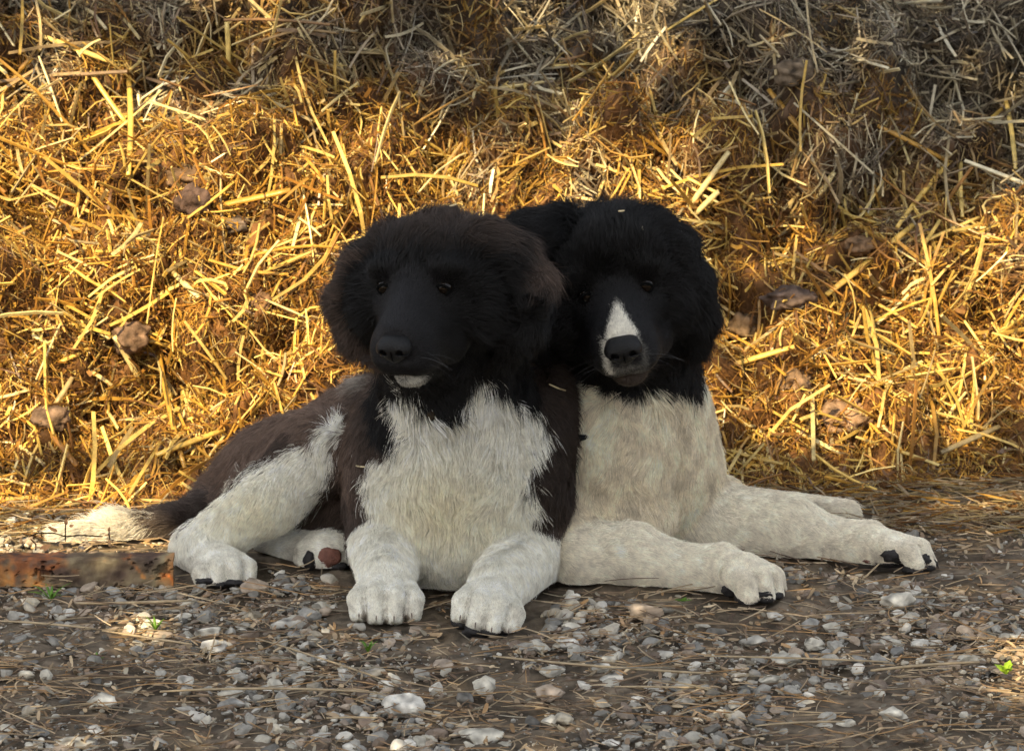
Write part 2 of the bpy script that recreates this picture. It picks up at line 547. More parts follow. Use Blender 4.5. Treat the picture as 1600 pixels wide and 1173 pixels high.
def build_dog(name, prims, head, R, O, colfn, label, cat, group, paws, nfur, seed, eye_scale=1.0, nose_scale=1.0):
    h = 0.0045
    F, lo = field(prims, h, floor=0.003)
    V, Q = surface_nets(F, lo, h)
    root = empty(name, (float(V[:, 0].mean()), float(V[:, 1].mean()), 0.0))
    offs = np.array(root.location)
    tag(root, label, cat, group)
    N = sdf_normal(prims, V)
    _, _, near, names = style_at(prims, V)
    body = mesh_obj('body', V - offs, Q, M_skin, root, True, colfn(V, N, near, names) * 0.8)
    T = lambda v: O + R @ np.asarray(v, float)
    # eyes
    eyes, bare = [], []
    for s in (-1, 1):
        o = T((s * 0.0365, -0.14, 0.021)); d = R @ np.array([0, 1.0, 0])
        q = march(prims, o, d, 300)
        c = q + R @ np.array([-s * 0.001, 0.0058, 0])
        re = 0.0105 * eye_scale
        eyes.append(c)
        bare.append((c, 0.0118))
        mesh_obj('eye', ICO4[0] * re + c - offs, ICO4[1], M_eye, root)
        # lids: an almond rim round the ball
        vs, fs = [], []
        K, J = 28, 6
        for i in range(K):
            an = i * 2 * math.pi / K
            x = math.cos(an); z = math.sin(an)
            cx = x * 0.0088; cz = (z * 0.0062 if z > 0 else z * 0.0072) * (1 - 0.45 * x * x)
            rr2 = max(0.0, (re + .0006) ** 2 - cx * cx - cz * cz)
            cyy = -math.sqrt(rr2)
            cc = np.array([cx, cyy + 0.0008, cz])
            on = nrm(np.array([x, 0, z]))
            for j in range(J):
                bn = j * 2 * math.pi / J
                vs.append(c + R @ (cc + on * math.cos(bn) * 0.0021 + np.array([0, 1, 0]) * math.sin(bn) * 0.0021) - offs)
        for i in range(K):
            for j in range(J):
                fs.append([i * J + j, i * J + (j + 1) % J, ((i + 1) % K) * J + (j + 1) % J, ((i + 1) % K) * J + j])
        mesh_obj('eyelid', vs, np.array(fs)[:, ::-1], M_lid, root)
    # nose leather
    np_ = [ell((0, 0, 0.002), (0.0215, 0.014, 0.0135), 'muzzle', 0.006),
           ell((0, 0.001, -0.008), (0.013, 0.012, 0.012), 'muzzle', 0.008),
           ell((-0.012, -0.002, 0.000), (0.0105, 0.012, 0.010), 'muzzle', 0.005),
           ell((0.012, -0.002, 0.000), (0.0105, 0.012, 0.010), 'muzzle', 0.005),
           ell((0, 0.008, 0.007), (0.019, 0.014, 0.010), 'muzzle', 0.005)]
    cuts = [ell((s * 0.0105, -0.012, -0.0015), (0.0046, 0.009, 0.0034), 'muzzle', 0.002, R=rotm(0, 0, -s * 0.5)) for s in (-1, 1)]
    cuts += [ell((s * 0.0175, -0.007, -0.005), (0.0055, 0.008, 0.0016), 'muzzle', 0.0015, R=rotm(0, 0, s * 0.35)) for s in (-1, 1)]
    cuts += [ell((0, -0.015, -0.010), (0.0009, 0.006, 0.011), 'muzzle', 0.001)]
    F2, lo2 = field(np_, 0.0010, cut=cuts, pad=0.006)
    nv, nq = surface_nets(F2, lo2, 0.0010)
    nv = nv * nose_scale
    nc = T((0, -0.160, -0.014))
    mesh_obj('nose', nv @ R.T + nc - offs, nq, M_nose, root)
    bare.append((nc + R @ np.array([0, 0.001, 0.002]), 0.0175))
    # mouth line under the nose
    mp = []
    for s in (-1, 1):
        for i in range(9):
            t = i / 8
            mp.append((s, t))
    vs, fs = [], []
    line = [(s_ * t_ * 0.034, t_) for s_ in (-1,) for t_ in np.linspace(1, 0, 9)] + [(t_ * 0.034, t_) for t_ in np.linspace(0, 1, 9)[1:]]
    pts = []
    for x, t_ in line:
        o = T((x, -0.19, -0.0535 - 0.012 * t_ ** 1.5 + 0.004 * math.sin(t_ * 3.1)))
        pts.append(march(prims, o, R @ np.array([0, 1.0, 0]), 300) )
    pts = np.array(pts)
    K = 6
    for i, q in enumerate(pts):
        for j in range(K):
            an = j * 2 * math.pi / K
            vs.append(q + R @ np.array([0, math.cos(an) * 0.0016, math.sin(an) * 0.0016]) - offs)
    for i in range(len(pts) - 1):
        for j in range(K):
            fs.append([i * K + j, i * K + (j + 1) % K, (i + 1) * K + (j + 1) % K, (i + 1) * K + j])
    mesh_obj('mouth', vs, np.array(fs), M_lid, root)
    # claws and pads
    for claws, pads, mat, showpads in paws:
        for a, d, hg in claws:
            v, f = horn(a - d * 0.001, d, 0.010, 0.0024, np.array([0, 0, 1.0]))
            mesh_obj('claw', np.array(v) - offs, f, M_claw, root)
        if showpads:
            for c, B, rr in pads:
                if c[2] < 0.002: c = np.array([c[0], c[1], 0.002 + rr * 0.3])
                v = (ICO3[0] * np.array([rr * 1.0, rr * 1.2, rr * 0.7])) @ B.T + c
                v[:, 2] = np.maximum(v[:, 2], 0.003)
                mesh_obj('paw_pad', v - offs, ICO3[1], mat, root)
                bare.append((c, rr * 0.95))
    make_fur('fur', prims, V, Q, colfn, nfur, root, eyes, bare, seed, offs)
    # whiskers
    r = np.random.default_rng(seed + 3)
    wp = []
    for s in (-1, 1):
        for i in range(5):
            o = T((s * r.uniform(0.026, 0.036), -0.19, r.uniform(-0.045, -0.025)))
            q = march(prims, o, R @ np.array([0, 1.0, 0]), 300)
            d = nrm(R @ np.array([s * r.uniform(.8, 1.1), r.uniform(-.1, .4), r.uniform(-.5, .1)]))
            l = r.uniform(0.025, 0.045)
            wp.append([q + d * l * t_ + np.array([0, 0, -0.012 * t_ * t_]) for t_ in np.linspace(0, 1, 6)])
    wp = np.array(wp)
    cu = bpy.data.hair_curves.new('whiskers'); cu.add_curves([6] * len(wp))
    cu.attributes['position'].data.foreach_set('vector', (wp - offs).astype(np.float32).ravel())
    ra = cu.attributes.get('radius') or cu.attributes.new('radius', 'FLOAT', 'POINT')
    ra.data.foreach_set('value', np.tile(np.linspace(0.00018, 0.00006, 6), len(wp)).astype(np.float32))
    ca = cu.attributes.new('col', 'FLOAT_COLOR', 'CURVE')
    ca.data.foreach_set('color', np.tile(np.array([.06, .06, .065, 1], np.float32), len(wp)))
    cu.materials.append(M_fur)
    w = bpy.data.objects.new('whiskers', cu); sc.collection.objects.link(w); w.parent = root
    return root, V, offs

BLACK = np.array((0.0050, 0.0046, 0.0046)); DBROWN = np.array((0.062, 0.043, 0.033)); WHITE = np.array((0.88, 0.85, 0.74))
CREAM = np.array((0.82, 0.73, 0.56)); YEL = np.array((0.86, 0.77, 0.52))
ALLD = []

# ---- dog 1
yaw, pit, rol = R_(-17), R_(13), R_(-3)
R1 = rotm(yaw, pit, rol)
O1 = P(645, 453, -0.13) - R1 @ np.array([0, -0.075, 0.021])
earL1 = [((-.056, .012, .036), .020), ((-.088, .006, .016), .017), ((-.107, -.006, -.020), .018), ((-.098, -.016, -.060), .014), ((-.078, -.020, -.090), .006)]
earR1 = [((.058, .016, .040), .022), ((.090, .014, .020), .022), ((.112, .010, -.014), .022), ((.104, .002, -.058), .018), ((.086, -.006, -.090), .009)]
H1 = head_prims(R1, O1, earL1, earR1, -0.014)
C1 = lambda *a: P(*a)
prims1 = list(H1)
prims1 += [
    cone(P(700, 470, 0.0), P(712, 640, 0.05), 0.070, 0.092, 'throat', 0.03, (0.1, 0, -1)),
    cone(P(690, 560, -.04), P(700, 620, -.04), 0.045, 0.030, 'throat', 0.03, (0, 0, -1)),
    ell(P(708, 735, 0.06), (0.098, 0.100, 0.115), 'chest', 0.03, (0, 0, -1)),
    ell(P(712, 835, 0.06), (0.092, 0.085, 0.070), 'chest', 0.03, (0, 0, -1)),
    ell(P(612, 720, 0.10), (0.055, 0.08, 0.095), 'body', 0.03, (-.5, .3, -1)),
    ell(P(828, 725, 0.09), (0.050, 0.08, 0.105), 'body', 0.03, (.3, .3, -1)),
    ell(P(846, 640, 0.12), (0.042, 0.06, 0.060), 'body', 0.03, (.3, .3, -1)),
    # forelegs
    cone(P(605, 790, 0.09), P(600, 850, 0.06), 0.050, 0.042, 'upleg', 0.02, (0, -.3, -1)),
    cone(P(601, 852, 0.05), P(604, 905, -0.075), 0.040, 0.033, 'leg', 0.015, (0, -.5, -.8)),
    cone(P(826, 800, 0.08), P(828, 865, 0.06), 0.050, 0.042, 'upleg', 0.02, (0.2, -.3, -1)),
    cone(P(826, 868, 0.05), P(775, 918, -0.10), 0.040, 0.033, 'leg', 0.015, (-.2, -.5, -.8)),
    # trunk
    cone(P(728, 700, 0.14), P(600, 725, 0.30), 0.112, 0.100, 'body', 0.03, (-1, .6, -.15)),
    cone(P(600, 720, 0.30), P(440, 765, 0.33), 0.100, 0.078, 'body', 0.03, (-1, .1, -.5)),
    ell(P(560, 815, 0.22), (0.09, 0.09, 0.07), 'body', 0.03, (-1, 0, -.6)),
    cone(P(440, 765, 0.32), P(370, 800, 0.34), 0.076, 0.058, 'body', 0.03, (-1, 0, -.8)),
    # tail
    cone(P(350, 795, 0.32), P(270, 818, 0.265), 0.032, 0.014, 'tail', 0.02, (-1, 0, .05)),
    cone(P(270, 818, 0.265), P(180, 823, 0.25), 0.014, 0.013, 'tail', 0.02, (-1, 0, .12)),
    cone(P(180, 823, 0.25), P(92, 834, 0.23), 0.013, 0.005, 'tail', 0.02, (-1, 0, .02)),
    # hind leg towards the viewer
    cone(P(450, 745, 0.25), P(505, 700, 0.13), 0.070, 0.044, 'body', 0.03, (-.9, 0, -.5)),
    cone(P(505, 702, 0.13), P(420, 778, 0.11), 0.044, 0.037, 'upleg', 0.02, (-.6, 0, -.8)),
    cone(P(420, 778, 0.11), P(318, 852, 0.12), 0.038, 0.030, 'upleg', 0.02, (-.6, 0, -.8)),
    cone(P(308, 858, 0.13), P(332, 880, 0.08), 0.032, 0.027, 'leg', 0.012, (.2, -.8, -.2)),
    # other hind foot
    cone(P(430, 868, 0.19), P(510, 866, 0.13), 0.032, 0.028, 'leg', 0.012, (1, 0, 0)),
    ell(P(505, 868, 0.115), (0.036, 0.022, 0.026), 'paw', 0.012, (1, 0, 0)),
]
paws1 = []
def add_paw(prims, store, base, fwd, up, pads=False, mat=M_pad, **kw):
    p_, c_, d_ = paw_prims(base, fwd, up, **kw)
    prims += p_
    store.append((c_, d_, mat, pads))
add_paw(prims1, paws1, P(604, 922, -0.095), (0.0, -1, -.06), (0, -.1, 1), w=0.037, L=0.078, hgt=0.036)
add_paw(prims1, paws1, P(768, 934, -0.13), (-0.10, -1, -.08), (0.25, -.1, 1), pads=True, w=0.035, L=0.082, hgt=0.036)
add_paw(prims1, paws1, P(344, 880, 0.065), (0.25, -1, -.05), (0, -.1, 1), pads=True, w=0.033, L=0.062, hgt=0.032)

chest1 = [(645, 605), (655, 640), (690, 650), (728, 625), (742, 585), (757, 585), (772, 610), (810, 625), (838, 645), (846, 680), (836, 720), (826, 770), (838, 820),
          (890, 850), (890, 1050), (520, 1050), (550, 850), (578, 820), (576, 740), (590, 716), (618, 705), (632, 670), (620, 635), (618, 622)]
shank1 = [(517, 660), (527, 650), (541, 672), (536, 692), (520, 730), (490, 790), (452, 838), (400, 935), (240, 935), (262, 850), (300, 812), (335, 785), (380, 745), (440, 712), (490, 690)]
def col1(p, N, near, names):
    px, py = proj(p)
    n0 = Noise(20, 12, 5)(p) * 5
    px2, py2 = px + n0, py + n0[::-1] * 0
    st = np.array(names)[near]
    col = np.tile(DBROWN, (len(p), 1))
    head = near < len(H1)
    thr = (st == 'throat')
    col[head | thr] = BLACK
    col[(st == 'ear') & (px < 640)] = DBROWN * 1.15
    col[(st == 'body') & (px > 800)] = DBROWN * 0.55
    top = head & (py < 400) & (st != 'face')  # crown browned towards the top: the light rim is put into the fur colour
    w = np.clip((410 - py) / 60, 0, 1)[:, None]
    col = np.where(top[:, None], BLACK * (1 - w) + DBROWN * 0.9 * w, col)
    ql = (p - O1) @ R1
    fm = np.clip(1.25 - np.abs(ql[:, 0]) / 0.034, 0, 1) * np.isin(st, ('muzzle', 'face')) * np.clip((ql[:, 2] + 0.055) / 0.02, 0, 1)  # grey sheen on the muzzle bridge painted into the colour, fading at the sides
    col = np.where(np.isin(st, ('muzzle', 'face'))[:, None], BLACK + (np.array((0.0160, 0.0155, 0.0170)) - BLACK) * fm[:, None], col)
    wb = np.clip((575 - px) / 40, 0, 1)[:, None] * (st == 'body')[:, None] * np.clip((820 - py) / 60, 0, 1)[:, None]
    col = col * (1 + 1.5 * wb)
    sideear = (st == 'ear') & (px > 800)  # ear's lit upper rim and shaded lower part put into the fur colour
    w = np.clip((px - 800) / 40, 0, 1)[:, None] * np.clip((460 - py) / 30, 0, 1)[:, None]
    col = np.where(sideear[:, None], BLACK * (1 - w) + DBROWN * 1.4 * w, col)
    ch = inpoly(px2, py2, chest1) & (p[:, 1] < 0.14) & (~head) & ((N[:, 1] < 0.25) | (py > 840))
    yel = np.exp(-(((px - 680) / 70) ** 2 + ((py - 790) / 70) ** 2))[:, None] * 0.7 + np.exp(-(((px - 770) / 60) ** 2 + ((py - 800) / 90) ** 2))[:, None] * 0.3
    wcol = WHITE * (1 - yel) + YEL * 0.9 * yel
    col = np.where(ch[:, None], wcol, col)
    sh = inpoly(px2, py2, shank1) & (p[:, 1] < 0.26) & (N[:, 1] < 0.4)
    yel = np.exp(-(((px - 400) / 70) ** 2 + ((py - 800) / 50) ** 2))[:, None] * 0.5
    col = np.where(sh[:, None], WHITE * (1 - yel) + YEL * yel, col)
    paw = (st == 'paw') | ((st == 'leg'))
    col = np.where(paw[:, None], WHITE * 0.97, col)
    tw = (st == 'tail') & (px + Noise(60, 10, 9)(p) * 14 < 232)
    col = np.where(tw[:, None], np.array((0.70, 0.67, 0.60)), col)
    col = np.where(((st == 'tail') & ~tw)[:, None], np.array((0.09, 0.07, 0.06)), col)
    # pale mark behind the ear
    wm = np.exp(-(((px - 562) / 20) ** 2 + ((py - 592) / 16) ** 2))
    col = np.where((~head)[:, None], col + WHITE * 0.35 * (wm * (wm > .1))[:, None], col)
    # brown shoulder
    # white chin
    q = (p - O1) @ R1
    chin = head & (q[:, 2] < -0.058) & (q[:, 1] < -0.106) & (np.abs(q[:, 0]) < 0.017)
    wch = chin * np.clip((0.019 - np.abs(q[:, 0])) / 0.006, 0, 1) * np.clip(0.40 + 0.18 * Noise(110, 16, 503)(p), 0.05, 1)
    col = col * (1 - wch[:, None]) + WHITE * wch[:, None]
    lightc = col.mean(1) > 0.2
    return np.where(lightc[:, None], dirt(prims1, p, N, near, names, col, 400), col)
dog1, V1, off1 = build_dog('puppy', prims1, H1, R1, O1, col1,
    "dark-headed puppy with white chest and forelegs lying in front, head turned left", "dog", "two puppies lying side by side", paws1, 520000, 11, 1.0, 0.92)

def on_skin(prims, px, py, Y0):
    a = P(px, py, Y0 - 0.30)
    return march(prims, a, nrm(a - CAM), 900, 0.0007)
# the sole of the tucked hind foot
def blob(name, c, r, mat, parent, offs, Rm=None, ico=ICO3, nf=60, na=0.08, label=None):
    v = ico[0] * (1 + na * Noise(1.3, 12, int(abs(c[0]) * 1e4) % 997)(ico[0] * 1.0)[:, None])
    v = v * np.array(r)
    if Rm is not None: v = v @ Rm.T
    o = mesh_obj(name, v + c - offs, ico[1], mat, parent)
    if label: o['label'] = label
    return o
blob('paw_pad', on_skin(prims1, 514, 870, .1), (0.014, 0.004, 0.013), M_pinkpad, dog1, off1, label="pink pad of the tucked hind foot")
blob('paw_pad', on_skin(prims1, 484, 876, .1), (0.008, 0.006, 0.013), M_pad, dog1, off1)
blob('paw_pad', on_skin(prims1, 528, 884, .1), (0.012, 0.006, 0.006), M_pad, dog1, off1)

# ---- dog 2
R2 = rotm(R_(0), R_(13), R_(-11))
O2 = P(963, 458, 0.03) - R2 @ np.array([0, -0.075, 0.021])
earL2 = [((-.056, .016, .074), .024), ((-.096, .012, .068), .026), ((-.116, .006, .020), .022), ((-.110, -.004, -.030), .018), ((-.100, -.012, -.06), .009)]
earR2 = [((.052, .010, .046), .024), ((.074, .004, .028), .020), ((.086, -.004, -.015), .019), ((.088, -.012, -.055), .017), ((.082, -.016, -.090), .009)]
H2 = head_prims(R2, O2, earL2, earR2, 0.005)
prims2 = list(H2) + [
    cone(P(890, 540, 0.20), P(900, 700, 0.22), 0.050, 0.070, 'throat', 0.03, (-.2, 0, -1)),
    cone(P(975, 480, 0.14), P(1000, 640, 0.19), 0.070, 0.078, 'throat', 0.03, (0, 0, -1)),
    ell(P(962, 695, 0.155), (0.080, 0.085, 0.11), 'chest', 0.02, (-.2, 0, -1)),
    ell(P(1058, 700, 0.21), (0.045, 0.085, 0.11), 'upleg', 0.006, (.1, 0, -1)),
    ell(P(960, 800, 0.15), (0.075, 0.08, 0.055), 'chest', 0.02, (0, 0, -1)),
    cone(P(985, 700, 0.25), P(900, 740, 0.37), 0.098, 0.09, 'body', 0.03, (-.3, 1, -.3)),
    # near foreleg
    cone(P(890, 800, 0.12), P(885, 862, 0.08), 0.045, 0.042, 'upleg', 0.02, (1, -.3, -.1)),
    cone(P(885, 866, 0.08), P(990, 868, 0.045), 0.044, 0.037, 'leg', 0.015),
    cone(P(990, 868, 0.045), P(1082, 889, 0.02), 0.036, 0.026, 'leg', 0.012),
    cone(P(1082, 888, 0.02), P(1125, 890, 0.01), 0.027, 0.032, 'leg', 0.010),
    ell(P(905, 878, 0.04), (0.030, 0.025, 0.030), 'leg', 0.012, (1, 0, -.2)),
    # far foreleg
    cone(P(1060, 740, 0.21), P(1078, 812, 0.22), 0.054, 0.052, 'upleg', 0.02, (.6, 0, -1)),
    cone(P(1080, 815, 0.21), P(1230, 824, 0.175), 0.050, 0.039, 'leg', 0.015),
    cone(P(1230, 824, 0.175), P(1312, 846, 0.15), 0.038, 0.025, 'leg', 0.012),
    cone(P(1312, 846, 0.15), P(1355, 850, 0.14), 0.026, 0.029, 'leg', 0.010),
    # hind leg behind it
    cone(P(960, 780, 0.46), P(1120, 790, 0.40), 0.08, 0.040, 'upleg', 0.02),
    cone(P(1120, 795, 0.38), P(1320, 803, 0.33), 0.032, 0.018, 'leg', 0.015),
]
paws2 = []
add_paw(prims2, paws2, P(1150, 897, -0.005), (1, -.75, -.12), (.1, .1, 1), pads=True, w=0.038, L=0.076, hgt=0.039)
add_paw(prims2, paws2, P(1378, 858, 0.125), (1, -.30, -.05), (.15, .25, 1), pads=True, w=0.034, L=0.088, hgt=0.034)
def col2(p, N, near, names):
    px, py = proj(p)
    st = np.array(names)[near]
    head = (near < len(H2))
    n0 = Noise(22, 12, 8)(p)
    mot = Noise(12, 14, 18)(p)
    col = CREAM * (1 + 0.10 * n0)[:, None] * np.array([1, 1, 1])
    d = np.clip(mot * 0.5, 0, 1)[:, None]
    col = col * (1 - d * 0.14) + np.array((0.34, 0.27, 0.17)) * d * 0.14
    lg = ((st == 'leg') | (st == 'paw'))[:, None]
    col = np.where(lg, np.array((0.83, 0.77, 0.63)) * (1 + 0.03 * n0)[:, None], col)
    bk = head | ((st == 'throat') & (py + n0 * 8 < 612))
    col = np.where(bk[:, None], BLACK, col)
    col[(st == 'muzzle')] = np.array((0.0085, 0.0082, 0.0090))  # muzzle sheen painted as a slightly lighter colour
    q = (p - O2) @ R2
    # blaze: tapers up from the nose, runs down one side of it to the lip
    x = q[:, 0] - 0.0005; y = q[:, 1]; z = q[:, 2]
    jn = Noise(300, 16, 501)(p) * 0.5 + Noise(90, 16, 502)(p) * 0.5
    t = np.clip((-y - 0.104) / 0.044, 0, 1)
    wtop = np.clip((0.0002 + 0.0170 * t ** 1.5 - np.abs(x)) / 0.0045 + 0.5 + 0.25 * jn, 0, 1) * (y < -0.104) * np.clip((z + 0.022) / 0.006, 0, 1) * np.clip((-y - 0.104) / 0.012, 0, 1)
    wside = np.clip((0.0035 - np.abs(x + 0.0205)) / 0.003 + 0.5 + 0.3 * jn, 0, 1) * (y < -0.118) * (z < -0.004) * (z > -0.048) * 0.75
    wr = np.clip((0.003 - np.abs(x - 0.0205)) / 0.003 + 0.5 + 0.3 * jn, 0, 1) * (y < -0.124) * (z < -0.018) * (z > -0.044) * 0.16
    wlow = np.clip((0.024 - np.abs(x)) / 0.010, 0, 1) * (y < -0.124) * np.clip((-z - 0.032) / 0.008, 0, 1) * np.clip(0.16 + 0.14 * jn, 0, 1)
    wb_ = np.clip(np.maximum.reduce([wtop, wside, wr, wlow]), 0, 1)[:, None] * head[:, None]
    col = col * (1 - wb_) + WHITE * 0.85 * wb_
    wc = (head & (z < -0.054) & (y < -0.075)) * np.clip((0.030 - np.abs(x)) / 0.012, 0, 1)
    col = np.where((wc > 0)[:, None], col * (1 - wc[:, None]) + np.array((0.055, 0.040, 0.030)) * wc[:, None], col)
    lightc = col.mean(1) > 0.2
    return np.where(lightc[:, None], dirt(prims2, p, N, near, names, col, 410), col)
dog2, V2, off2 = build_dog('puppy', prims2, H2, R2, O2, col2,
    "cream-bodied puppy with black head and white blaze lying at right, forelegs stretched out", "dog", "two puppies lying side by side", paws2, 430000, 23)

# dark pads and toe marks seen between the toes
def skin_blob(prims, dog, offs, px, py, Y, w, hh, mat, na=0.12, nm='paw_pad'):
    c = on_skin(prims, px, py, Y)
    blob(nm, c + nrm(c - CAM) * 0.0005, (w / 2666, 0.0045, hh / 2666), mat, dog, offs, na=na)
for a in ((744, 988, 46, 20), (786, 994, 18, 10)): skin_blob(prims1, dog1, off1, a[0], a[1], -.15, a[2], a[3], M_pad)
for a in ((320, 908, 30, 12), (366, 910, 34, 10)): skin_blob(prims1, dog1, off1, a[0], a[1], .05, a[2], a[3], M_pad)
for a in ((1142, 922, 30, 22), (1187, 928, 40, 12)): skin_blob(prims2, dog2, off2, a[0], a[1], .0, a[2], a[3], M_pad)
for a in ((1398, 868, 42, 22), (1444, 876, 22, 22)): skin_blob(prims2, dog2, off2, a[0], a[1], .12, a[2], a[3], M_pad)
skin_blob(prims2, dog2, off2, 1357, 876, .12, 18, 9, M_pinkpad)

# ------------------------------------------------------------------ the heap
ALPHA = R_(47)
n_big = Noise(2.1, 16, 31, 2); n_mid = Noise(5.5, 18, 32, 2); n_sm = Noise(16, 24, 33, 2); n_fi = Noise(45, 24, 34, 2)
n_cr = Noise(3.6, 16, 37, 2); n_edge = Noise(1.8, 8, 36, 1)
def base_y(x):
    return 0.475 + 0.095 * np.clip((x - 0.1) / 0.5, -1, 1) + 0.02 * n_edge(np.asarray(x).reshape(-1, 1)).reshape(np.shape(x))
HN = np.array([0, -math.sin(ALPHA), math.cos(ALPHA)])
S_TOP = 1.35
def heap(x, s, fine=True):
    q = np.stack([x, s], -1)
    env = np.clip(s / 0.15, 0.0, 1)
    d = (0.034 * n_big(q) + 0.024 * n_mid(q)) * env + (0.011 * n_sm(q) + (0.004 * n_fi(q) if fine else 0)) * np.clip(s / 0.05, .3, 1)
    d = d - 0.020 * env * np.clip(1 - np.abs(n_cr(q)) * 4, 0, 1)
    # a ledge with a hollow under it, and the cleft beside the right-hand head
    for cx, cs, wx, ws, amp in ((0.36, 0.42, 0.10, 0.07, -0.05), (-0.10, 0.72, 0.16, 0.04, -0.035), (0.28, 0.52, 0.16, 0.05, 0.025),
                                (0.62, 0.60, 0.10, 0.05, -0.04), (-0.10, 0.80, 0.25, 0.06, 0.03), (-0.52, 0.17, 0.08, 0.03, -0.025)):
        d = d + amp * np.exp(-((x - cx) / wx) ** 2 - ((s - cs) / ws) ** 2)
    foot = np.clip(s / 0.10, 0, 1)
    ss = np.minimum(s, S_TOP)
    ex = np.maximum(s - S_TOP, 0)
    # toe curves into the ground
    y = base_y(x) + ss * math.cos(ALPHA) - 0.05 * (1 - foot) ** 2
    z = ss * math.sin(ALPHA) - 0.035 * (1 - foot) ** 2 * 0
    y = y + ex * 1.0; z = z - ex * ex * 0.2
    side = np.clip((np.abs(x) - 1.5) / 0.9, 0, 1)
    z = z * (1 - side ** 2)
    p = np.stack([x, y, z], -1) + d[..., None] * HN
    return p
xs = np.linspace(-2.4, 2.4, 640); ss_ = np.concatenate([np.linspace(-0.06, S_TOP, 300), np.linspace(S_TOP + .03, 3.4, 40)])
X, S_ = np.meshgrid(xs, ss_, indexing='ij')
HP = heap(X.ravel(), S_.ravel())
HP[S_.ravel() < 0, 2] -= 0.03
i, j = np.meshgrid(np.arange(len(xs) - 1), np.arange(len(ss_) - 1), indexing='ij')
ns = len(ss_)
f = np.stack([i * ns + j, (i + 1) * ns + j, (i + 1) * ns + j + 1, i * ns + j + 1], -1).reshape(-1, 4)
cn = Noise(9, 20, 41)(HP)
cc = np.array((0.125, 0.060, 0.022)) * (1 + 0.35 * np.clip(cn, -1.5, 1.5))[:, None]
gm = np.clip((S_.ravel() + 0.25 * np.clip(X.ravel(), -.3, .8) - 0.5) / 0.3, 0, 1)[:, None]  # shade of the upper slope greyed into the mound colour as well
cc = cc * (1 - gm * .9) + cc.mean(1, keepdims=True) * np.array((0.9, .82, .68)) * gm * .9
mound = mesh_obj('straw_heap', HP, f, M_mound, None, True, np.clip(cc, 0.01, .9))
tag(mound, "steep heap of brown dung and trampled golden straw behind the puppies", "heap", None, "stuff")

# straws ---------------------------------------------------------
def tubes(C, D, Nn, L, W, T, bend, col, rings=4, sides=4, bn=None, taper=0.85):
    """C centres, D directions, Nn normals: returns verts, faces, cols for bent flat prisms"""
    n = len(C)
    D = nrm(D); Sd = nrm(np.cross(D, Nn)); U = np.cross(Sd, D)
    t = np.linspace(-0.5, 0.5, rings)
    ang = np.arange(sides) * 2 * math.pi / sides + math.pi / sides
    cx = np.cos(ang); cz = np.sin(ang)
    wr = 1 - (1 - taper) * np.abs(t * 2) ** 3
    ctr = C[:, None] + D[:, None] * (L[:, None, None] * t[None, :, None]) + U[:, None] * ((bend * L)[:, None, None] * (0.25 - t[None, :, None] ** 2) * 1.0)
    if bn is not None:
        ctr = ctr + Sd[:, None] * ((bn * L)[:, None, None] * (0.25 - t[None, :, None] ** 2))
    V = ctr[:, :, None] + Sd[:, None, None] * (W[:, None, None, None] * 0.707 * wr[None, :, None, None] * cx[None, None, :, None]) \
        + U[:, None, None] * (T[:, None, None, None] * 0.707 * wr[None, :, None, None] * cz[None, None, :, None])
    V = V.reshape(-1, 3)
    r_, s_ = np.meshgrid(np.arange(rings - 1), np.arange(sides), indexing='ij')
    q = np.stack([r_ * sides + s_, r_ * sides + (s_ + 1) % sides, (r_ + 1) * sides + (s_ + 1) % sides, (r_ + 1) * sides + s_], -1).reshape(-1, 4)
    if sides == 4:
        q = np.concatenate([q, [[3, 2, 1, 0]], [[(rings - 1) * 4 + k for k in range(4)]]])
    Fc = (q[None] + (np.arange(n) * rings * sides)[:, None, None]).reshape(-1, 4)
    cl = np.repeat(col, rings * sides, 0)
    return V, Fc, cl

PAL = np.array([(0.58, 0.39, 0.095), (0.44, 0.245, 0.045), (0.28, 0.135, 0.028), (0.66, 0.49, 0.16), (0.13, 0.062, 0.020), (0.32, 0.24, 0.11), (0.72, 0.58, 0.27)])
def pal(n, pw, r):
    c = PAL[r.choice(len(PAL), n, p=np.array(pw) / sum(pw))]
    return np.clip(c * r.uniform(0.75, 1.2, (n, 1)), 0.01, 0.85)

def heap_frame(x, s):
    e = 0.012
    p = heap(x, s, False); px_ = heap(x + e, s, False) - p; ps = heap(x, s + e, False) - p
    tx = nrm(px_); n_ = nrm(np.cross(px_, ps)); ts = np.cross(n_, tx)
    return p, tx, ts, n_

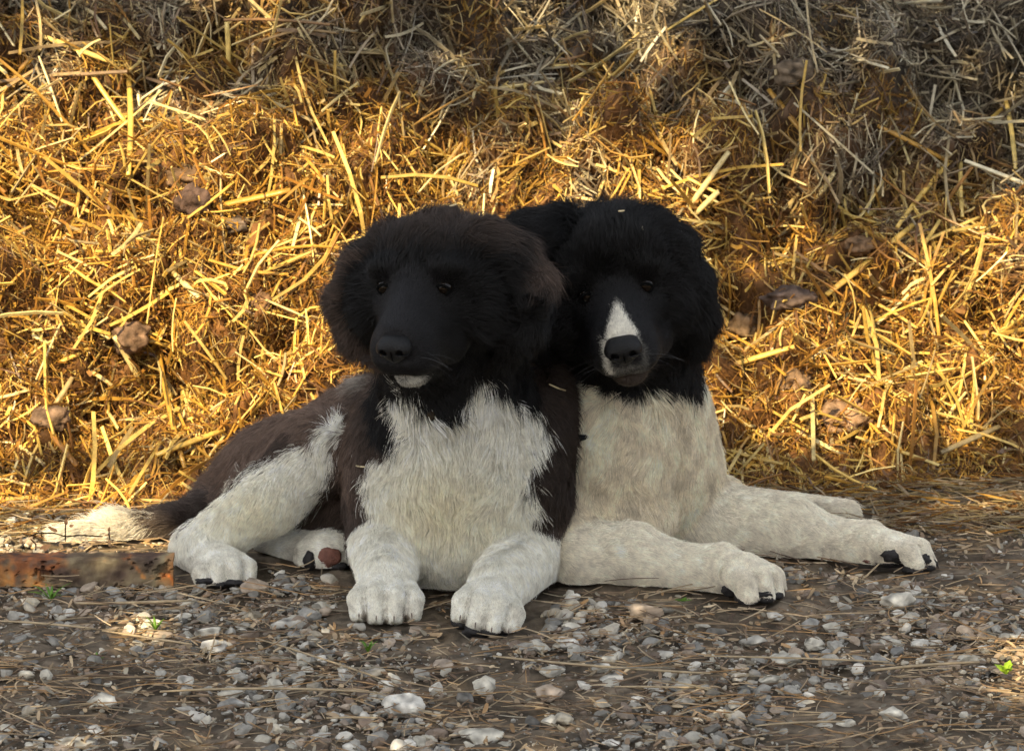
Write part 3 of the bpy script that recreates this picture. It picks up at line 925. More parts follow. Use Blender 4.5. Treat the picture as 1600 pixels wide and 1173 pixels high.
def heap_at(px, py):
    """where the sight line meets the heap surface"""
    d = FWD + RT * (px - 800) / FPX + UP * (586.5 - py) / FPX
    lo_, hi_ = 4.6, 8.0
    # plane of the heap
    t = 5.6
    for _ in range(12):
        p = CAM + d * t
        y0 = base_y(np.array([p[0]]))[0]
        s = ((p[1] - y0) * math.cos(ALPHA) + p[2] * math.sin(ALPHA))
        q = heap(np.array([p[0]]), np.array([max(s, 0.0)]), False)[0]
        e = (p - q) @ HN
        t += e / -(d @ HN) * 1.0
    return CAM + d * t
clods = [
 (302, 318, 62, 62, (0.085, 0.055, 0.045), "round dark dung clod on the left of the heap"),
 (285, 278, 90, 56, (0.14, 0.09, 0.055), "fuzzy brown clod above the round dark one"),
 (207, 530, 62, 56, (0.14, 0.09, 0.06), "brown clod half way up at left with a bright stalk before it"),
 (82, 655, 66, 44, (0.15, 0.10, 0.07), "low brown clod above the tail"),
 (1242, 118, 70, 58, (0.12, 0.09, 0.06), "dark clod high in the shade at right"),
 (1290, 162, 50, 40, (0.12, 0.09, 0.065), "smaller dark clod below the high one at right"),
 (1095, 108, 44, 26, (0.20, 0.10, 0.06), "reddish clod near the top right of centre"),
 (1235, 468, 92, 40, (0.10, 0.07, 0.055), "flat dark clod in the cleft right of the right puppy's head"),
 (1162, 515, 62, 62, (0.15, 0.10, 0.06), "brown clod right of the right puppy's ear"),
 (1318, 655, 120, 70, (0.26, 0.17, 0.11), "broad pale brown clod low on the right slope"),
 (1235, 600, 70, 50, (0.20, 0.13, 0.08), "brown clod right of the right puppy's chest"),
 (1345, 385, 60, 36, (0.18, 0.11, 0.06), "brown clod on the right slope under a long stalk"),
 (405, 475, 56, 40, (0.20, 0.12, 0.07), "small brown clod left of the front puppy's ear"),
 (362, 352, 60, 30, (0.13, 0.10, 0.08), "grey brown clod right of the round dark one"),
]
BARE = [(heap_at(x, y), r_) for x, y, r_ in ((1200, 440, .05), (1160, 480, .045), (1275, 425, .045), (1310, 375, .03), (640, 205, .03), (80, 655, .035), (1210, 190, .045), (1250, 130, .05), (700, 175, .04), (150, 180, .03), (505, 640, .04), (420, 350, .03), (1520, 250, .05), (1400, 120, .04))]
CLODS = [(heap_at(x, y), (w + hh) / 4 / 1180) for x, y, w, hh, _, _ in clods]
f_ang = Noise(2.6, 14, 51, 2); f_ang2 = Noise(7.0, 14, 52, 2); f_patch = Noise(6.0, 16, 53, 2)
def scatter(n, r, xr=(-1.25, 1.25), sr=(0.0, 1.3)):
    x = r.uniform(*xr, n); s = r.uniform(*sr, n)
    k = (np.abs(x) < 0.85) | (r.random(n) < 0.45)
    k &= (s < 1.0) | (r.random(n) < 0.45)
    return x[k], s[k]
def heap_straws(n, r, Lr, Wr, Tr, lift, spread, tilt, pw, rings=4, sides=4, patchy=0.0, sr=(0.0, 1.3), bendk=1.0):
    x, s = scatter(n, r, sr=sr)
    pz = heap(x, s, False); kk = np.ones(len(x), bool)
    for cc_, rr_ in CLODS: kk &= (((pz - cc_) ** 2).sum(1) > (rr_ * 0.8) ** 2) | (r.random(len(x)) < 0.12)
    for cc_, rr_ in BARE: kk &= (((pz - cc_) ** 2).sum(1) > (rr_ * r.uniform(.6, 1.3, len(x))) ** 2) | (r.random(len(x)) < 0.4)
    x, s = x[kk], s[kk]
    q = np.stack([x, s], -1)
    if patchy:
        k = (f_patch(q) + r.normal(size=len(x)) * 0.6) > patchy
        x, s, q = x[k], s[k], q[k]
    m = len(x)
    p, tx, ts, n_ = heap_frame(x, s)
    th = 0.9 + f_ang(q) * 1.1 + f_ang2(q) * 0.5 + r.normal(size=m) * spread
    D = tx * np.cos(th)[:, None] + ts * np.sin(th)[:, None] + n_ * (r.normal(size=m) * tilt)[:, None]
    L = r.uniform(*Lr, m) * r.uniform(0.6, 1.3, m)
    c = p + n_ * (lift * r.exponential(1, m).clip(0, 3))[:, None]
    col = pal(m, pw, r) * (1 + 0.16 * f_patch(q))[:, None]
    # upper heap's shade mixed into the straw colour: greyer and darker, more at right
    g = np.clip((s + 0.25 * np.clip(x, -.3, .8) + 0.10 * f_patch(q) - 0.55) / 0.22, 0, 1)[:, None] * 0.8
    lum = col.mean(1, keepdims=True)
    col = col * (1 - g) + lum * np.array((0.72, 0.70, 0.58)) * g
    NN = nrm(n_ + r.normal(size=(m, 3)) * 0.6)
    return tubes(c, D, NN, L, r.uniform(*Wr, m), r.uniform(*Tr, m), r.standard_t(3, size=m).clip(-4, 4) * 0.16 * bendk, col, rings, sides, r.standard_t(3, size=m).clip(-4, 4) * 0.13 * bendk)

def join(parts):
    V, Fc, Cc = [], [], []; o = 0
    for v, f_, c in parts:
        V.append(v); Fc.append(f_ + o); Cc.append(c); o += len(v)
    return np.concatenate(V), np.concatenate(Fc), np.concatenate(Cc)
r = np.random.default_rng(61)
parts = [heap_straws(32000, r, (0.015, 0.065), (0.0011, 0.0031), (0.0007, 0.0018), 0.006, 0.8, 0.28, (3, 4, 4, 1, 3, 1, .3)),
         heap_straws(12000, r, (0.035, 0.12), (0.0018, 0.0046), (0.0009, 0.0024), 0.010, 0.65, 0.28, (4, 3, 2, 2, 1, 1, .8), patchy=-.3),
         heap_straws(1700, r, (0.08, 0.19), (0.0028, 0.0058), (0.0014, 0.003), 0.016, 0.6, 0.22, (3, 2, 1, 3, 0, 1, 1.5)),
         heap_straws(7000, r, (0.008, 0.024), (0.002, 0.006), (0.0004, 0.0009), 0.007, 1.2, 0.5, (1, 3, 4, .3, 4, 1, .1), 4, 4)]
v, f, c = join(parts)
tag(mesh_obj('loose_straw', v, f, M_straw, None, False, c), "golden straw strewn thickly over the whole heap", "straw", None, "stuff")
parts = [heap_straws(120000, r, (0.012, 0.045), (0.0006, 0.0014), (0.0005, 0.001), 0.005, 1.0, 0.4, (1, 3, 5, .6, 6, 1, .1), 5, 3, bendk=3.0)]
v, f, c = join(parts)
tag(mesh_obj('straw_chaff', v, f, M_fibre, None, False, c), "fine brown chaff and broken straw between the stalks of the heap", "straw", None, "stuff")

# single long stalks that stand out, each lying on the heap between two points of the photograph
stalks = [
 (52, 532, 182, 616, 7, 6, "pale straight stalk at far left sloping down to the right"),
 (30, 705, 72, 736, 7, 6, "short bright stalk low on the heap above the tail"),
 (272, 435, 312, 475, 9, 6, "short thick cream stalk left of the front puppy"),
 (180, 535, 220, 605, 9, 6, "bright stalk slanting over the left brown clod"),
 (340, 332, 455, 308, 10, 1, "golden stalk reaching right from the round clod"),
 (202, 130, 202, 285, 9, 0, "upright golden stalk on the left of the heap"),
 (65, 66, 180, 110, 9, 3, "pale stalk near the top left corner"),
 (142, 122, 202, 208, 8, 0, "golden stalk meeting the upright one from above"),
 (605, 288, 690, 282, 7, 3, "level pale stalk just above the front puppy's head"),
 (695, 278, 830, 205, 8, 0, "long golden stalk slanting up above the two heads"),
 (355, 45, 358, 120, 8, 3, "upright pale stalk in the shade at top left of centre"),
 (535, 92, 640, 98, 5, 5, "thin level stalk in the upper shade"),
 (320, 30, 372, 2, 9, 6, "pale stalk leaving the top edge"),
 (985, 96, 1125, 8, 5, 3, "long thin pale stalk rising to the right near the top"),
 (1078, 330, 1138, 248, 9, 6, "bright cream stalk rising beside the right puppy's head"),
 (1085, 345, 1122, 310, 9, 6, "shorter cream stalk close to the right puppy's head"),
 (1200, 150, 1250, 215, 9, 1, "brown stalk crossing the tall one on the right"),
 (1240, 258, 1290, 120, 8, 0, "tall leaning stalk right of centre in the shade"),
 (1275, 322, 1302, 280, 9, 6, "short bright stalk in the sunlit streak at right"),
 (1290, 470, 1425, 362, 10, 0, "thick stalk rising right over the cleft"),
 (1400, 365, 1565, 180, 8, 0, "long stalk rising to the right edge of the heap"),
 (1438, 388, 1528, 350, 6, 3, "thin pale stalk over the right slope"),
 (1500, 258, 1502, 350, 7, 3, "upright stalk in the shade at far right"),
 (1570, 165, 1585, 275, 8, 3, "upright stalk close to the right edge"),
 (1480, 262, 1370, 208, 8, 1, "brown stalk in the upper right shade"),
 (1362, 676, 1464, 660, 9, 3, "thick yellow stalk low at right above the shadow edge"),
 (1112, 590, 1240, 552, 9, 0, "long stalk right of the right puppy's chest"),
 (1112, 662, 1180, 676, 6, 6, "bright level stalk beside the right puppy's shoulder"),
 (1345, 594, 1400, 610, 6, 6, "short bright stalk low on the right slope"),
 (1468, 716, 1560, 676, 9, 5, "thick dull stalk at the right foot of the heap"),
 (1505, 510, 1558, 596, 5, 3, "thin curved stalk at the far right"),
 (245, 720, 350, 682, 9, 0, "arching golden stalk above the front puppy's rump"),
 (88, 640, 115, 600, 8, 5, "dull stalk at left above the tail"),
 (60, 662, 122, 738, 9, 2, "brown stalk leaning left above the tail"),
 (95, 575, 140, 555, 7, 0, "golden stalk low at far left"),
 (290, 740, 250, 560, 8, 1, "long golden stalk behind the front puppy's rump"),
]
for k, (x0, y0, x1, y1, w, ci, lab) in enumerate(stalks):
    a = heap_at(x0, y0) + HN * 0.016; b = heap_at(x1, y1) + HN * 0.018
    D = b - a; L = np.linalg.norm(D)
    W = w * 0.00066
    v, f, c = tubes(((a + b) / 2)[None], D[None], HN[None], np.array([L]), np.array([W]), np.array([W * .55]), np.array([0.03 * (k % 3)]),
                    (PAL[ci])[None], 7, 8, np.array([0.03 * ((k * 7) % 5 - 2)]), 0.8)
    f = np.concatenate([f, [[3, 2, 1, 0], [7, 6, 5, 4], [7, 4, 3, 0], [48, 49, 50, 51], [52, 53, 54, 55], [48, 51, 52, 55]]])
    o = mesh_obj('straw_stalk', v, f, M_straw, None, True, np.clip(c, 0, .85), loc=(a + b) / 2)
    tag(o, lab, "straw stalk", "long stalks standing out on the heap")

# ------------------------------------------------------------------ stones and clods
def rock_shape(seed, ico=ICO3, cuts=14, rough=0.03, lo=0.62):
    r = np.random.default_rng(seed)
    v = ico[0].copy()
    Nn = nrm(r.normal(size=(cuts, 3))); dd = r.uniform(lo, 0.95, cuts)
    for n_, d in zip(Nn, dd):
        q = v @ n_
        v = np.where((q > d)[:, None], v - (q - d)[:, None] * n_ * 0.95, v)
    v *= (1 + rough * Noise(1.1, 14, seed)(v) + rough * 0.5 * Noise(3.0, 14, seed + 1)(v))[:, None]
    return v
def place_rock(name, px, py, w, hpx, col, label, cat, group, seed, on_heap=False, depth=0.8, mat=M_stone, rough=0.05, dip=0.3, lo=0.45):
    v = rock_shape(seed, ICO4 if w > 40 else ICO3, 14, rough, lo)
    m = w / 1333 / 2
    hh = hpx / 1333 / 2
    if on_heap:
        c = heap_at(px, py) + HN * hh * 0.2
    else:
        c = G(px, py + hpx * 0.35); 
        hh = hh * 1.05
    r = np.random.default_rng(seed)
    v = v * np.array([m, max(m * depth, hh), hh])
    a = r.uniform(-.3, .3)
    ca, sa = math.cos(a), math.sin(a)
    v = v @ np.array([[ca, -sa, 0], [sa, ca, 0], [0, 0, 1]]).T
    z0 = 0 if on_heap else -v[:, 2].min() * (1 - dip)
    c = np.array(c); c[2] += z0
    cc = np.array(col) * (1 + 0.25 * Noise(60, 14, seed + 5)(v) )[:, None]
    o = mesh_obj(name, v + c, (ICO4 if w > 40 else ICO3)[1], mat, None, True, np.clip(cc, 0.01, .85), loc=c)
    return tag(o, label, cat, group)
PALE = (0.53, 0.50, 0.42); GREY = (0.34, 0.325, 0.285); BLUE = (0.26, 0.255, 0.235); TAN = (0.38, 0.31, 0.24); WHT = (0.62, 0.595, 0.53); DRK = (0.16, 0.152, 0.135)
stones = [
 (395, 917, 54, 30, TAN, "tan block of stone touching the front puppy's hind paw"),
 (240, 972, 42, 17, WHT, "white flat stone in the small sunlit patch at left"),
 (200, 986, 28, 22, (0.5, 0.42, 0.38), "pinkish stone in the small sunlit patch at left"),
 (328, 986, 46, 24, PALE, "pale stone just right of the sunlit patch"),
 (338, 1009, 48, 22, WHT, "white ragged stone below the pale one at left"),
 (452, 974, 62, 24, GREY, "wide grey flat stone left of the left forepaw"),
 (485, 958, 46, 30, BLUE, "blue-grey stone behind the wide flat one"),
 (491, 1003, 24, 16, PALE, None), (503, 1028, 26, 22, WHT, "small round white stone below the left forepaw"), (542, 1023, 18, 14, PALE, None),
 (290, 1063, 32, 22, WHT, "small cube-like white stone at lower left"),
 (155, 1094, 52, 24, PALE, "pale stone under a crossing straw at lower left"),
 (362, 1083, 46, 16, PALE, "pale slab stacked over a blue-grey one"),
 (364, 1099, 50, 18, BLUE, "blue-grey slab under a pale one at lower left"),
 (426, 1074, 58, 16, WHT, "long white stone left of the bottom centre"),
 (404, 1092, 24, 16, GREY, None), (356, 1112, 22, 10, GREY, None), (87, 1120, 16, 12, PALE, None),
 (683, 1076, 32, 24, WHT, "white tooth-shaped stone under the front paws"),
 (755, 1070, 60, 30, PALE, "broad pale stone below the right forepaw"),
 (724, 1092, 32, 20, DRK, "dark round stone between two pale ones"),
 (628, 1103, 66, 38, WHT, "biggest white stone, at the bottom centre left"),
 (756, 1148, 82, 26, PALE, "long flat pale stone at the bottom edge"),
 (658, 1156, 32, 18, PALE, None), (622, 1166, 28, 22, WHT, None), (507, 1142, 15, 16, PALE, None),
 (558, 979, 34, 18, GREY, "grey stone touching the left forepaw's toes"),
 (830, 1008, 54, 24, GREY, "grey stone right of the right forepaw"),
 (884, 1004, 50, 20, WHT, "white streaked stone right of the front puppy's paws"),
 (955, 1028, 32, 20, PALE, None), (936, 1041, 36, 22, WHT, "bright white stone below the right puppy's near foreleg"),
 (866, 1045, 42, 22, PALE, None), (956, 1058, 44, 13, WHT, "white slab under the bright white stone"),
 (856, 1080, 56, 24, TAN, "wide tan stone at the bottom centre"),
 (1275, 1003, 50, 26, PALE, "rounded pale stone right of centre on the gravel"),
 (1230, 1028, 54, 20, PALE, "low pale stone below the rounded one"), (1180, 1000, 50, 20, GREY, None),
 (1155, 1057, 30, 16, WHT, None), (1203, 1061, 40, 14, PALE, None), (1165, 1076, 38, 18, DRK, "dark wedge-shaped stone right of centre"),
 (1395, 1117, 46, 32, PALE, "round pale stone standing alone at lower right"),
 (1182, 1126, 38, 22, DRK, "dark stone near the bottom right of centre"),
 (955, 1159, 32, 14, WHT, None), (1010, 955, 74, 30, TAN, "wide tan stone in front of the right puppy's near foreleg"),
 (1405, 938, 60, 34, PALE, "rough pale stone below the right puppy's far paw"),
 (1001, 957, 22, 22, PALE, None), (1210, 962, 36, 12, WHT, None), (1265, 975, 36, 24, BLUE, "blue-grey stone on the gravel right of the near paw"),
 (1070, 1095, 40, 14, GREY, None), (1325, 1130, 40, 18, PALE, None), (1590, 993, 36, 18, PALE, "pale stone at the right edge of the picture"),
 (1490, 930, 30, 16, GREY, None), (1560, 1045, 34, 16, TAN, None), (860, 1125, 30, 16, PALE, None), (1040, 1022, 34, 16, GREY, None),
 (40, 1055, 30, 16, PALE, None), (25, 960, 44, 22, GREY, "grey stone under the left end of the rusty bar"), (118, 1160, 60, 18, PALE, "pale stone cut by the bottom edge at left"),
 (690, 1038, 40, 18, TAN, None), (582, 1050, 40, 18, GREY, None), (905, 968, 30, 16, GREY, None), (1120, 985, 34, 18, DRK, None),
 (250, 1160, 34, 16, GREY, None), (430, 1140, 30, 16, PALE, None), (1260, 1098, 30, 12, PALE, None), (1455, 1020, 34, 18, GREY, None),
]
CN = {PALE: "pale grey", GREY: "mid grey", BLUE: "blue-grey", TAN: "tan", WHT: "white", DRK: "dark"}
used = set()
def auto_label(x, y, col):
    best = sorted((math.hypot(x - a, (y - b) * 1.6), a, b, l) for a, b, _, _, _, l in stones if l)
    for d, a, b, l in best:
        l = l.split(" touching")[0].split(" at ")[0].split(" in the small")[0].split(" below")[0].split(" right of")[0].split(" left of")[0].split(" on the gravel")[0].split(",")[0].split(" between")[0].split(" under")[0].split(" over")[0].split(" in front")[0].split(" near")[0]
        w = ("right of" if x > a else "left of") if abs(x - a) > 1.2 * abs(y - b) else ("below" if y > b else "above")
        t = "small %s stone %s the %s" % (CN[col], w, l)
        if t not in used and len(t.split()) <= 16:
            used.add(t); return t
for k, (x, y, w, hh, col, lab) in enumerate(stones):
    place_rock('stone', x, y, w, hh, col, lab or auto_label(x, y, col), "stone", "larger stones in the gravel", 100 + k)
for k, (x, y, w, hh, col, lab) in enumerate(clods):
    place_rock('dung_clod', x, y, w, hh, col, lab, "clod", "brown clods in the heap", 300 + k, True, 0.9, M_clod, 0.11, lo=0.93)

# ------------------------------------------------------------------ ground
gx = np.concatenate([[-60, -20, -8, -4], np.linspace(-2.2, 2.2, 400), [4, 8, 20, 60]])
gy = np.concatenate([[-60, -20, -8, -4], np.linspace(-2.2, 1.4, 330), [4, 8, 20, 90]])
X, Y = np.meshgrid(gx, gy, indexing='ij')
q2 = np.stack([X.ravel(), Y.ravel()], -1)
z = 0.004 * Noise(3, 16, 71, 2)(q2) + 0.0022 * Noise(18, 20, 72, 2)(q2) + 0.0012 * Noise(50, 20, 73, 2)(q2) - 0.004
z = np.minimum(z, 0.004)
gv = np.stack([X.ravel(), Y.ravel(), z], -1)
n = len(gy)
i, j = np.meshgrid(np.arange(len(gx) - 1), np.arange(n - 1), indexing='ij')
f = np.stack([i * n + j, (i + 1) * n + j, (i + 1) * n + j + 1, i * n + j + 1], -1).reshape(-1, 4)
cb = Noise(10, 20, 74, 2)(q2)[:, None]
gc = np.array((0.135, 0.108, 0.078)) * (1 + 0.25 * np.clip(cb, -1.5, 1.5))
tag(mesh_obj('ground', gv, f, M_soil, None, True, gc), kind='structure')

_c = 0.012
FOOT = set()
for Vd in (V1, V2):
    k = Vd[Vd[:, 2] < 0.035]
    a = np.floor(k[:, :2] / _c).astype(int)
    for dx in (-1, 0, 1):
        for dy in (-1, 0, 1):
            FOOT |= set(map(tuple, a + np.array((dx, dy))))
FOOTA = np.array([(i + 4096) * 8192 + (j + 4096) for i, j in FOOT])
def clear(x, y):
    key = (np.floor(x / _c).astype(int) + 4096) * 8192 + np.floor(y / _c).astype(int) + 4096
    return ~np.isin(key, FOOTA)
def region(n, r, xr=(-1.3, 1.3), yr=(-1.6, 0.75)):
    x = r.uniform(*xr, n); y = r.uniform(*yr, n)
    k = (np.abs(x) < 0.72) | (r.random(n) < 0.4)
    k &= (y > -0.95) | (r.random(n) < 0.4)
    k &= y < base_y(x) + 0.05
    k &= clear(x, y)
    return x[k], y[k]
r = np.random.default_rng(81)
# gravel: a dozen shapes turned, scaled and merged
def gravel(n, size, shapes, r, cols, pw, keepdens):
    x, y = region(n, r)
    dens = Noise(2.2, 14, 82, 2)(np.stack([x, y], -1))
    k = (dens + r.normal(size=len(x)) * 0.8 > keepdens) & ((y < 0.35) | (r.random(len(x)) < 0.3))
    x, y = x[k], y[k]; m = len(x)
    which = r.integers(0, len(shapes), m)
    V, Fs, Cs = [], [], []; o = 0
    for si, (sv, sf) in enumerate(shapes):
        ii = np.where(which == si)[0]
        if len(ii) == 0: continue
        a = r.uniform(0, 2 * math.pi, len(ii)); sz = size[0] * (size[1] / size[0]) ** (r.random(len(ii)) ** 1.6)
        sc3 = np.stack([np.ones(len(ii)), r.uniform(0.6, 1, len(ii)), r.uniform(0.35, 0.8, len(ii))], -1) * sz[:, None]
        v = sv[None] * sc3[:, None]
        ca, sa = np.cos(a)[:, None], np.sin(a)[:, None]
        tl = r.normal(size=(len(ii), 1)) * 0.25
        vx = v[..., 0] * ca - v[..., 1] * sa; vy = v[..., 0] * sa + v[..., 1] * ca
        vz = v[..., 2] + vx * tl
        v = np.stack([vx + x[ii][:, None], vy + y[ii][:, None], vz + (sc3[:, 2] * r.uniform(0.1, 0.8, len(ii)))[:, None] - 0.001], -1)
        V.append(v.reshape(-1, 3)); Fs.append((sf[None] + (np.arange(len(ii)) * len(sv))[:, None, None]).reshape(-1, 3) + o); o += v.shape[0] * v.shape[1]
        c = np.array(cols)[r.choice(len(cols), len(ii), p=np.array(pw) / sum(pw))] * r.uniform(0.7, 1.2, (len(ii), 1))
        Cs.append(np.repeat(c, len(sv), 0))
    return np.concatenate(V), np.concatenate(Fs), np.concatenate(Cs)
shp2 = [(rock_shape(900 + i, ICO2, 10, 0.05, 0.42), ICO2[1]) for i in range(14)]
shp1 = [(rock_shape(950 + i, ICO1, 6, 0.05, 0.5), ICO1[1]) for i in range(8)]
cols = [PALE, GREY, BLUE, TAN, WHT, DRK, (0.22, 0.17, 0.13)]
parts = [gravel(27000, (0.0035, 0.014), shp2, r, cols, (3, 4, 1.5, 3, 1.6, 2, 3), -0.5),
         gravel(60000, (0.0012, 0.0042), shp1, r, cols, (3, 3, 1, 3, 1, 2, 4), -0.9)]
v, f, c = join(parts)
tag(mesh_obj('gravel', v, f, M_stone, None, False, c), "grey and brown gravel trodden into the ground before the puppies", "gravel", None, "stuff")

# flakes, needles and stalks on the ground
def ground_bits(n, r, Lr, Wr, Tr, lift, colours, pw, bend, rings=4, sides=4, aniso=0.0, tilt=0.08, yr=(-1.6, 0.75), dn=None):
    x, y = region(n, r, yr=yr)
    if dn is not None:
        k = (Noise(3.0, 14, dn, 2)(np.stack([x, y], -1)) + r.normal(size=len(x)) * 0.6) > -0.2
        x, y = x[k], y[k]
    m = len(x)
    th = r.uniform(0, math.pi, m)
    if aniso: th = r.normal(size=m) * (1.1 - aniso)
    L = r.uniform(*Lr, m)
    D = np.stack([np.cos(th), np.sin(th), r.normal(size=m) * tilt], -1)
    c = np.stack([x, y, 0.002 + lift * r.exponential(1, m).clip(0, 3)], -1)
    cl = np.array(colours)[r.choice(len(colours), m, p=np.array(pw) / sum(pw))] * r.uniform(0.7, 1.25, (m, 1))
    NN = nrm(np.array([0, 0, 1.0]) + r.normal(size=(m, 3)) * 0.25)
    v, f_, cc = tubes(c, D, NN, L, r.uniform(*Wr, m), r.uniform(*Tr, m), r.normal(size=m) * 0.06, cl, rings, sides, r.normal(size=m) * bend, 0.6)
    v[:, 2] = np.maximum(v[:, 2], -0.002)
    return v, f_, cc
LIT = [(0.24, 0.17, 0.11), (0.36, 0.27, 0.17), (0.14, 0.10, 0.07), (0.48, 0.38, 0.25), (0.27, 0.24, 0.18), (0.38, 0.24, 0.12)]
parts = [ground_bits(16000, r, (0.005, 0.016), (0.002, 0.006), (0.0006, 0.0014), 0.004, LIT, (3, 3, 3, 2, 3, 1), 0.2, 4, 4, 0, 0.4)]
v, f, c = join(parts)
tag(mesh_obj('leaf_litter', v, f, M_litter, None, False, c), "brown flakes of leaf and bark littering the gravel", "litter", None, "stuff")
parts = [ground_bits(7000, r, (0.03, 0.11), (0.0010, 0.0018), (0.0008, 0.0014), 0.006, LIT, (3, 4, 2, 4, 1, 3), 0.22, 8, 3, 0.35, 0.05, dn=91),
         ground_bits(15000, r, (0.012, 0.04), (0.0008, 0.0016), (0.0007, 0.0012), 0.005, LIT, (3, 4, 3, 2, 1, 2), 0.2, 6, 3, 0.2, 0.1),
         ground_bits(2600, r, (0.02, 0.07), (0.0018, 0.0036), (0.0008, 0.0018), 0.006, [PAL[5], PAL[1], PAL[4], (0.26, 0.2, 0.12)], (2, 1, 2, 3), 0.1, 5, 3, 0.35, 0.06, (0.30, 0.75)),
         ground_bits(9000, r, (0.02, 0.07), (0.0010, 0.0022), (0.0008, 0.0014), 0.006, [PAL[5], PAL[2], PAL[4], (0.26, 0.2, 0.12)], (2, 1, 2, 3), 0.15, 5, 3, 0.35, 0.06, (0.25, 0.75))]
v, f, c = join(parts)
tag(mesh_obj('dry_needles', v, f, M_litter, None, False, c), "dry pine needles and thin stems lying over the gravel", "needles", None, "stuff")
# single pale stems lying on the gravel
gst = [(250, 1096, 590, 1100, 5, "long pale stem under a stone at lower left"), (400, 1012, 600, 1080, 4, "pale stem slanting below the left forepaw of the front puppy"), (770, 1040, 1110, 1070, 5, "long straight stem across the bottom centre"),
       (1360, 1063, 1530, 1052, 6, "thick brown stem pointing at the green leaf"), (1374, 880, 1345, 912, 4, "upright dry stalk before the right puppy's far paw"),
       (510, 1138, 590, 1140, 4, "thin pale stem left of the bottom centre"), (1100, 1040, 1390, 1052, 4, "thin level stem below the right puppy near foreleg"), (120, 957, 300, 955, 6, "pale stalk lying in front of the rusty bar"),
       (0, 985, 150, 1000, 5, "thin stem at the far left just below the rusty bar"), (160, 1000, 300, 1024, 5, "thin stem sloping down right of the sunlit patch"), (1180, 1150, 1320, 1146, 4, "level stem at the bottom edge right of centre"), (960, 1088, 1110, 1093, 4, "short level stem in the lower middle of the gravel")]
for k, (x0, y0, x1, y1, w, lab) in enumerate(gst):
    a = G(x0, y0) + np.array([0, 0, 0.012]); b = G(x1, y1) + np.array([0, 0, 0.014])
    if k == 4: a = G(1345, 912) + np.array([0, 0, .004]); b = P(1374, 880, a[1])
    D = b - a; W = w * 0.00055
    v, f, c = tubes(((a + b) / 2)[None], D[None], np.array([[0, -.2, 1.0]]), np.array([np.linalg.norm(D)]), np.array([W]), np.array([W * .7]), np.array([0.02]),
                    np.array([[0.42, 0.33, 0.21]]), 9, 4, np.array([0.05 * ((k * 7) % 5 - 2)]), 0.7)
    tag(mesh_obj('dry_twig', v, f, M_litter, None, True, c, loc=(a + b) / 2), lab or "thin dry stem lying among the stones", "twig", "dry twigs on the gravel")

# ------------------------------------------------------------------ rusty bar
def rusty_mat():
    m, nt, b = mat_base("rusty steel")
    tc = nt.nodes.new("ShaderNodeTexCoord")
    def nz(s, d=6, vec=None):
        n = nt.nodes.new("ShaderNodeTexNoise"); n.inputs["Scale"].default_value = s; n.inputs["Detail"].default_value = d
        nt.links.new(tc.outputs["Object"], n.inputs["Vector"]); return n
    n1, n2, n3 = nz(9), nz(38), nz(150, 4)
    r1 = nt.nodes.new("ShaderNodeValToRGB"); e = r1.color_ramp.elements
    e[0].position = 0.40; e[0].color = (0.12, 0.075, 0.055, 1)
    e[1].position = 0.60; e[1].color = (0.46, 0.19, 0.05, 1)
    x = e.new(0.5); x.color = (0.24, 0.20, 0.12, 1)
    r2 = nt.nodes.new("ShaderNodeValToRGB"); e = r2.color_ramp.elements
    e[0].position = 0.38; e[0].color = (0.35, 0.3, 0.28, 1); e[1].position = 0.6; e[1].color = (1.25, 1.2, 1.1, 1)
    mx = nt.nodes.new("ShaderNodeMix"); mx.data_type = 'RGBA'; mx.blend_type = 'MULTIPLY'; mx.inputs[0].default_value = 0.85
    nt.links.new(n1.outputs["Fac"], r1.inputs["Fac"]); nt.links.new(n2.outputs["Fac"], r2.inputs["Fac"])
    nt.links.new(r1.outputs["Color"], mx.inputs[6]); nt.links.new(r2.outputs["Color"], mx.inputs[7])
    at = nt.nodes.new("ShaderNodeAttribute"); at.attribute_name = "col"
    m2 = nt.nodes.new("ShaderNodeMix"); m2.data_type = 'RGBA'; m2.blend_type = 'MULTIPLY'; m2.inputs[0].default_value = 1
    nt.links.new(mx.outputs[2], m2.inputs[6]); nt.links.new(at.outputs["Color"], m2.inputs[7])
    nt.links.new(m2.outputs[2], b.inputs["Base Color"])
    b.inputs["Roughness"].default_value = 0.8
    bp = nt.nodes.new("ShaderNodeBump"); bp.inputs["Strength"].default_value = 0.9; bp.inputs["Distance"].default_value = 0.002
    nt.links.new(n3.outputs["Fac"], bp.inputs["Height"]); nt.links.new(bp.outputs["Normal"], b.inputs["Normal"])
    return m
M_rust = rusty_mat()
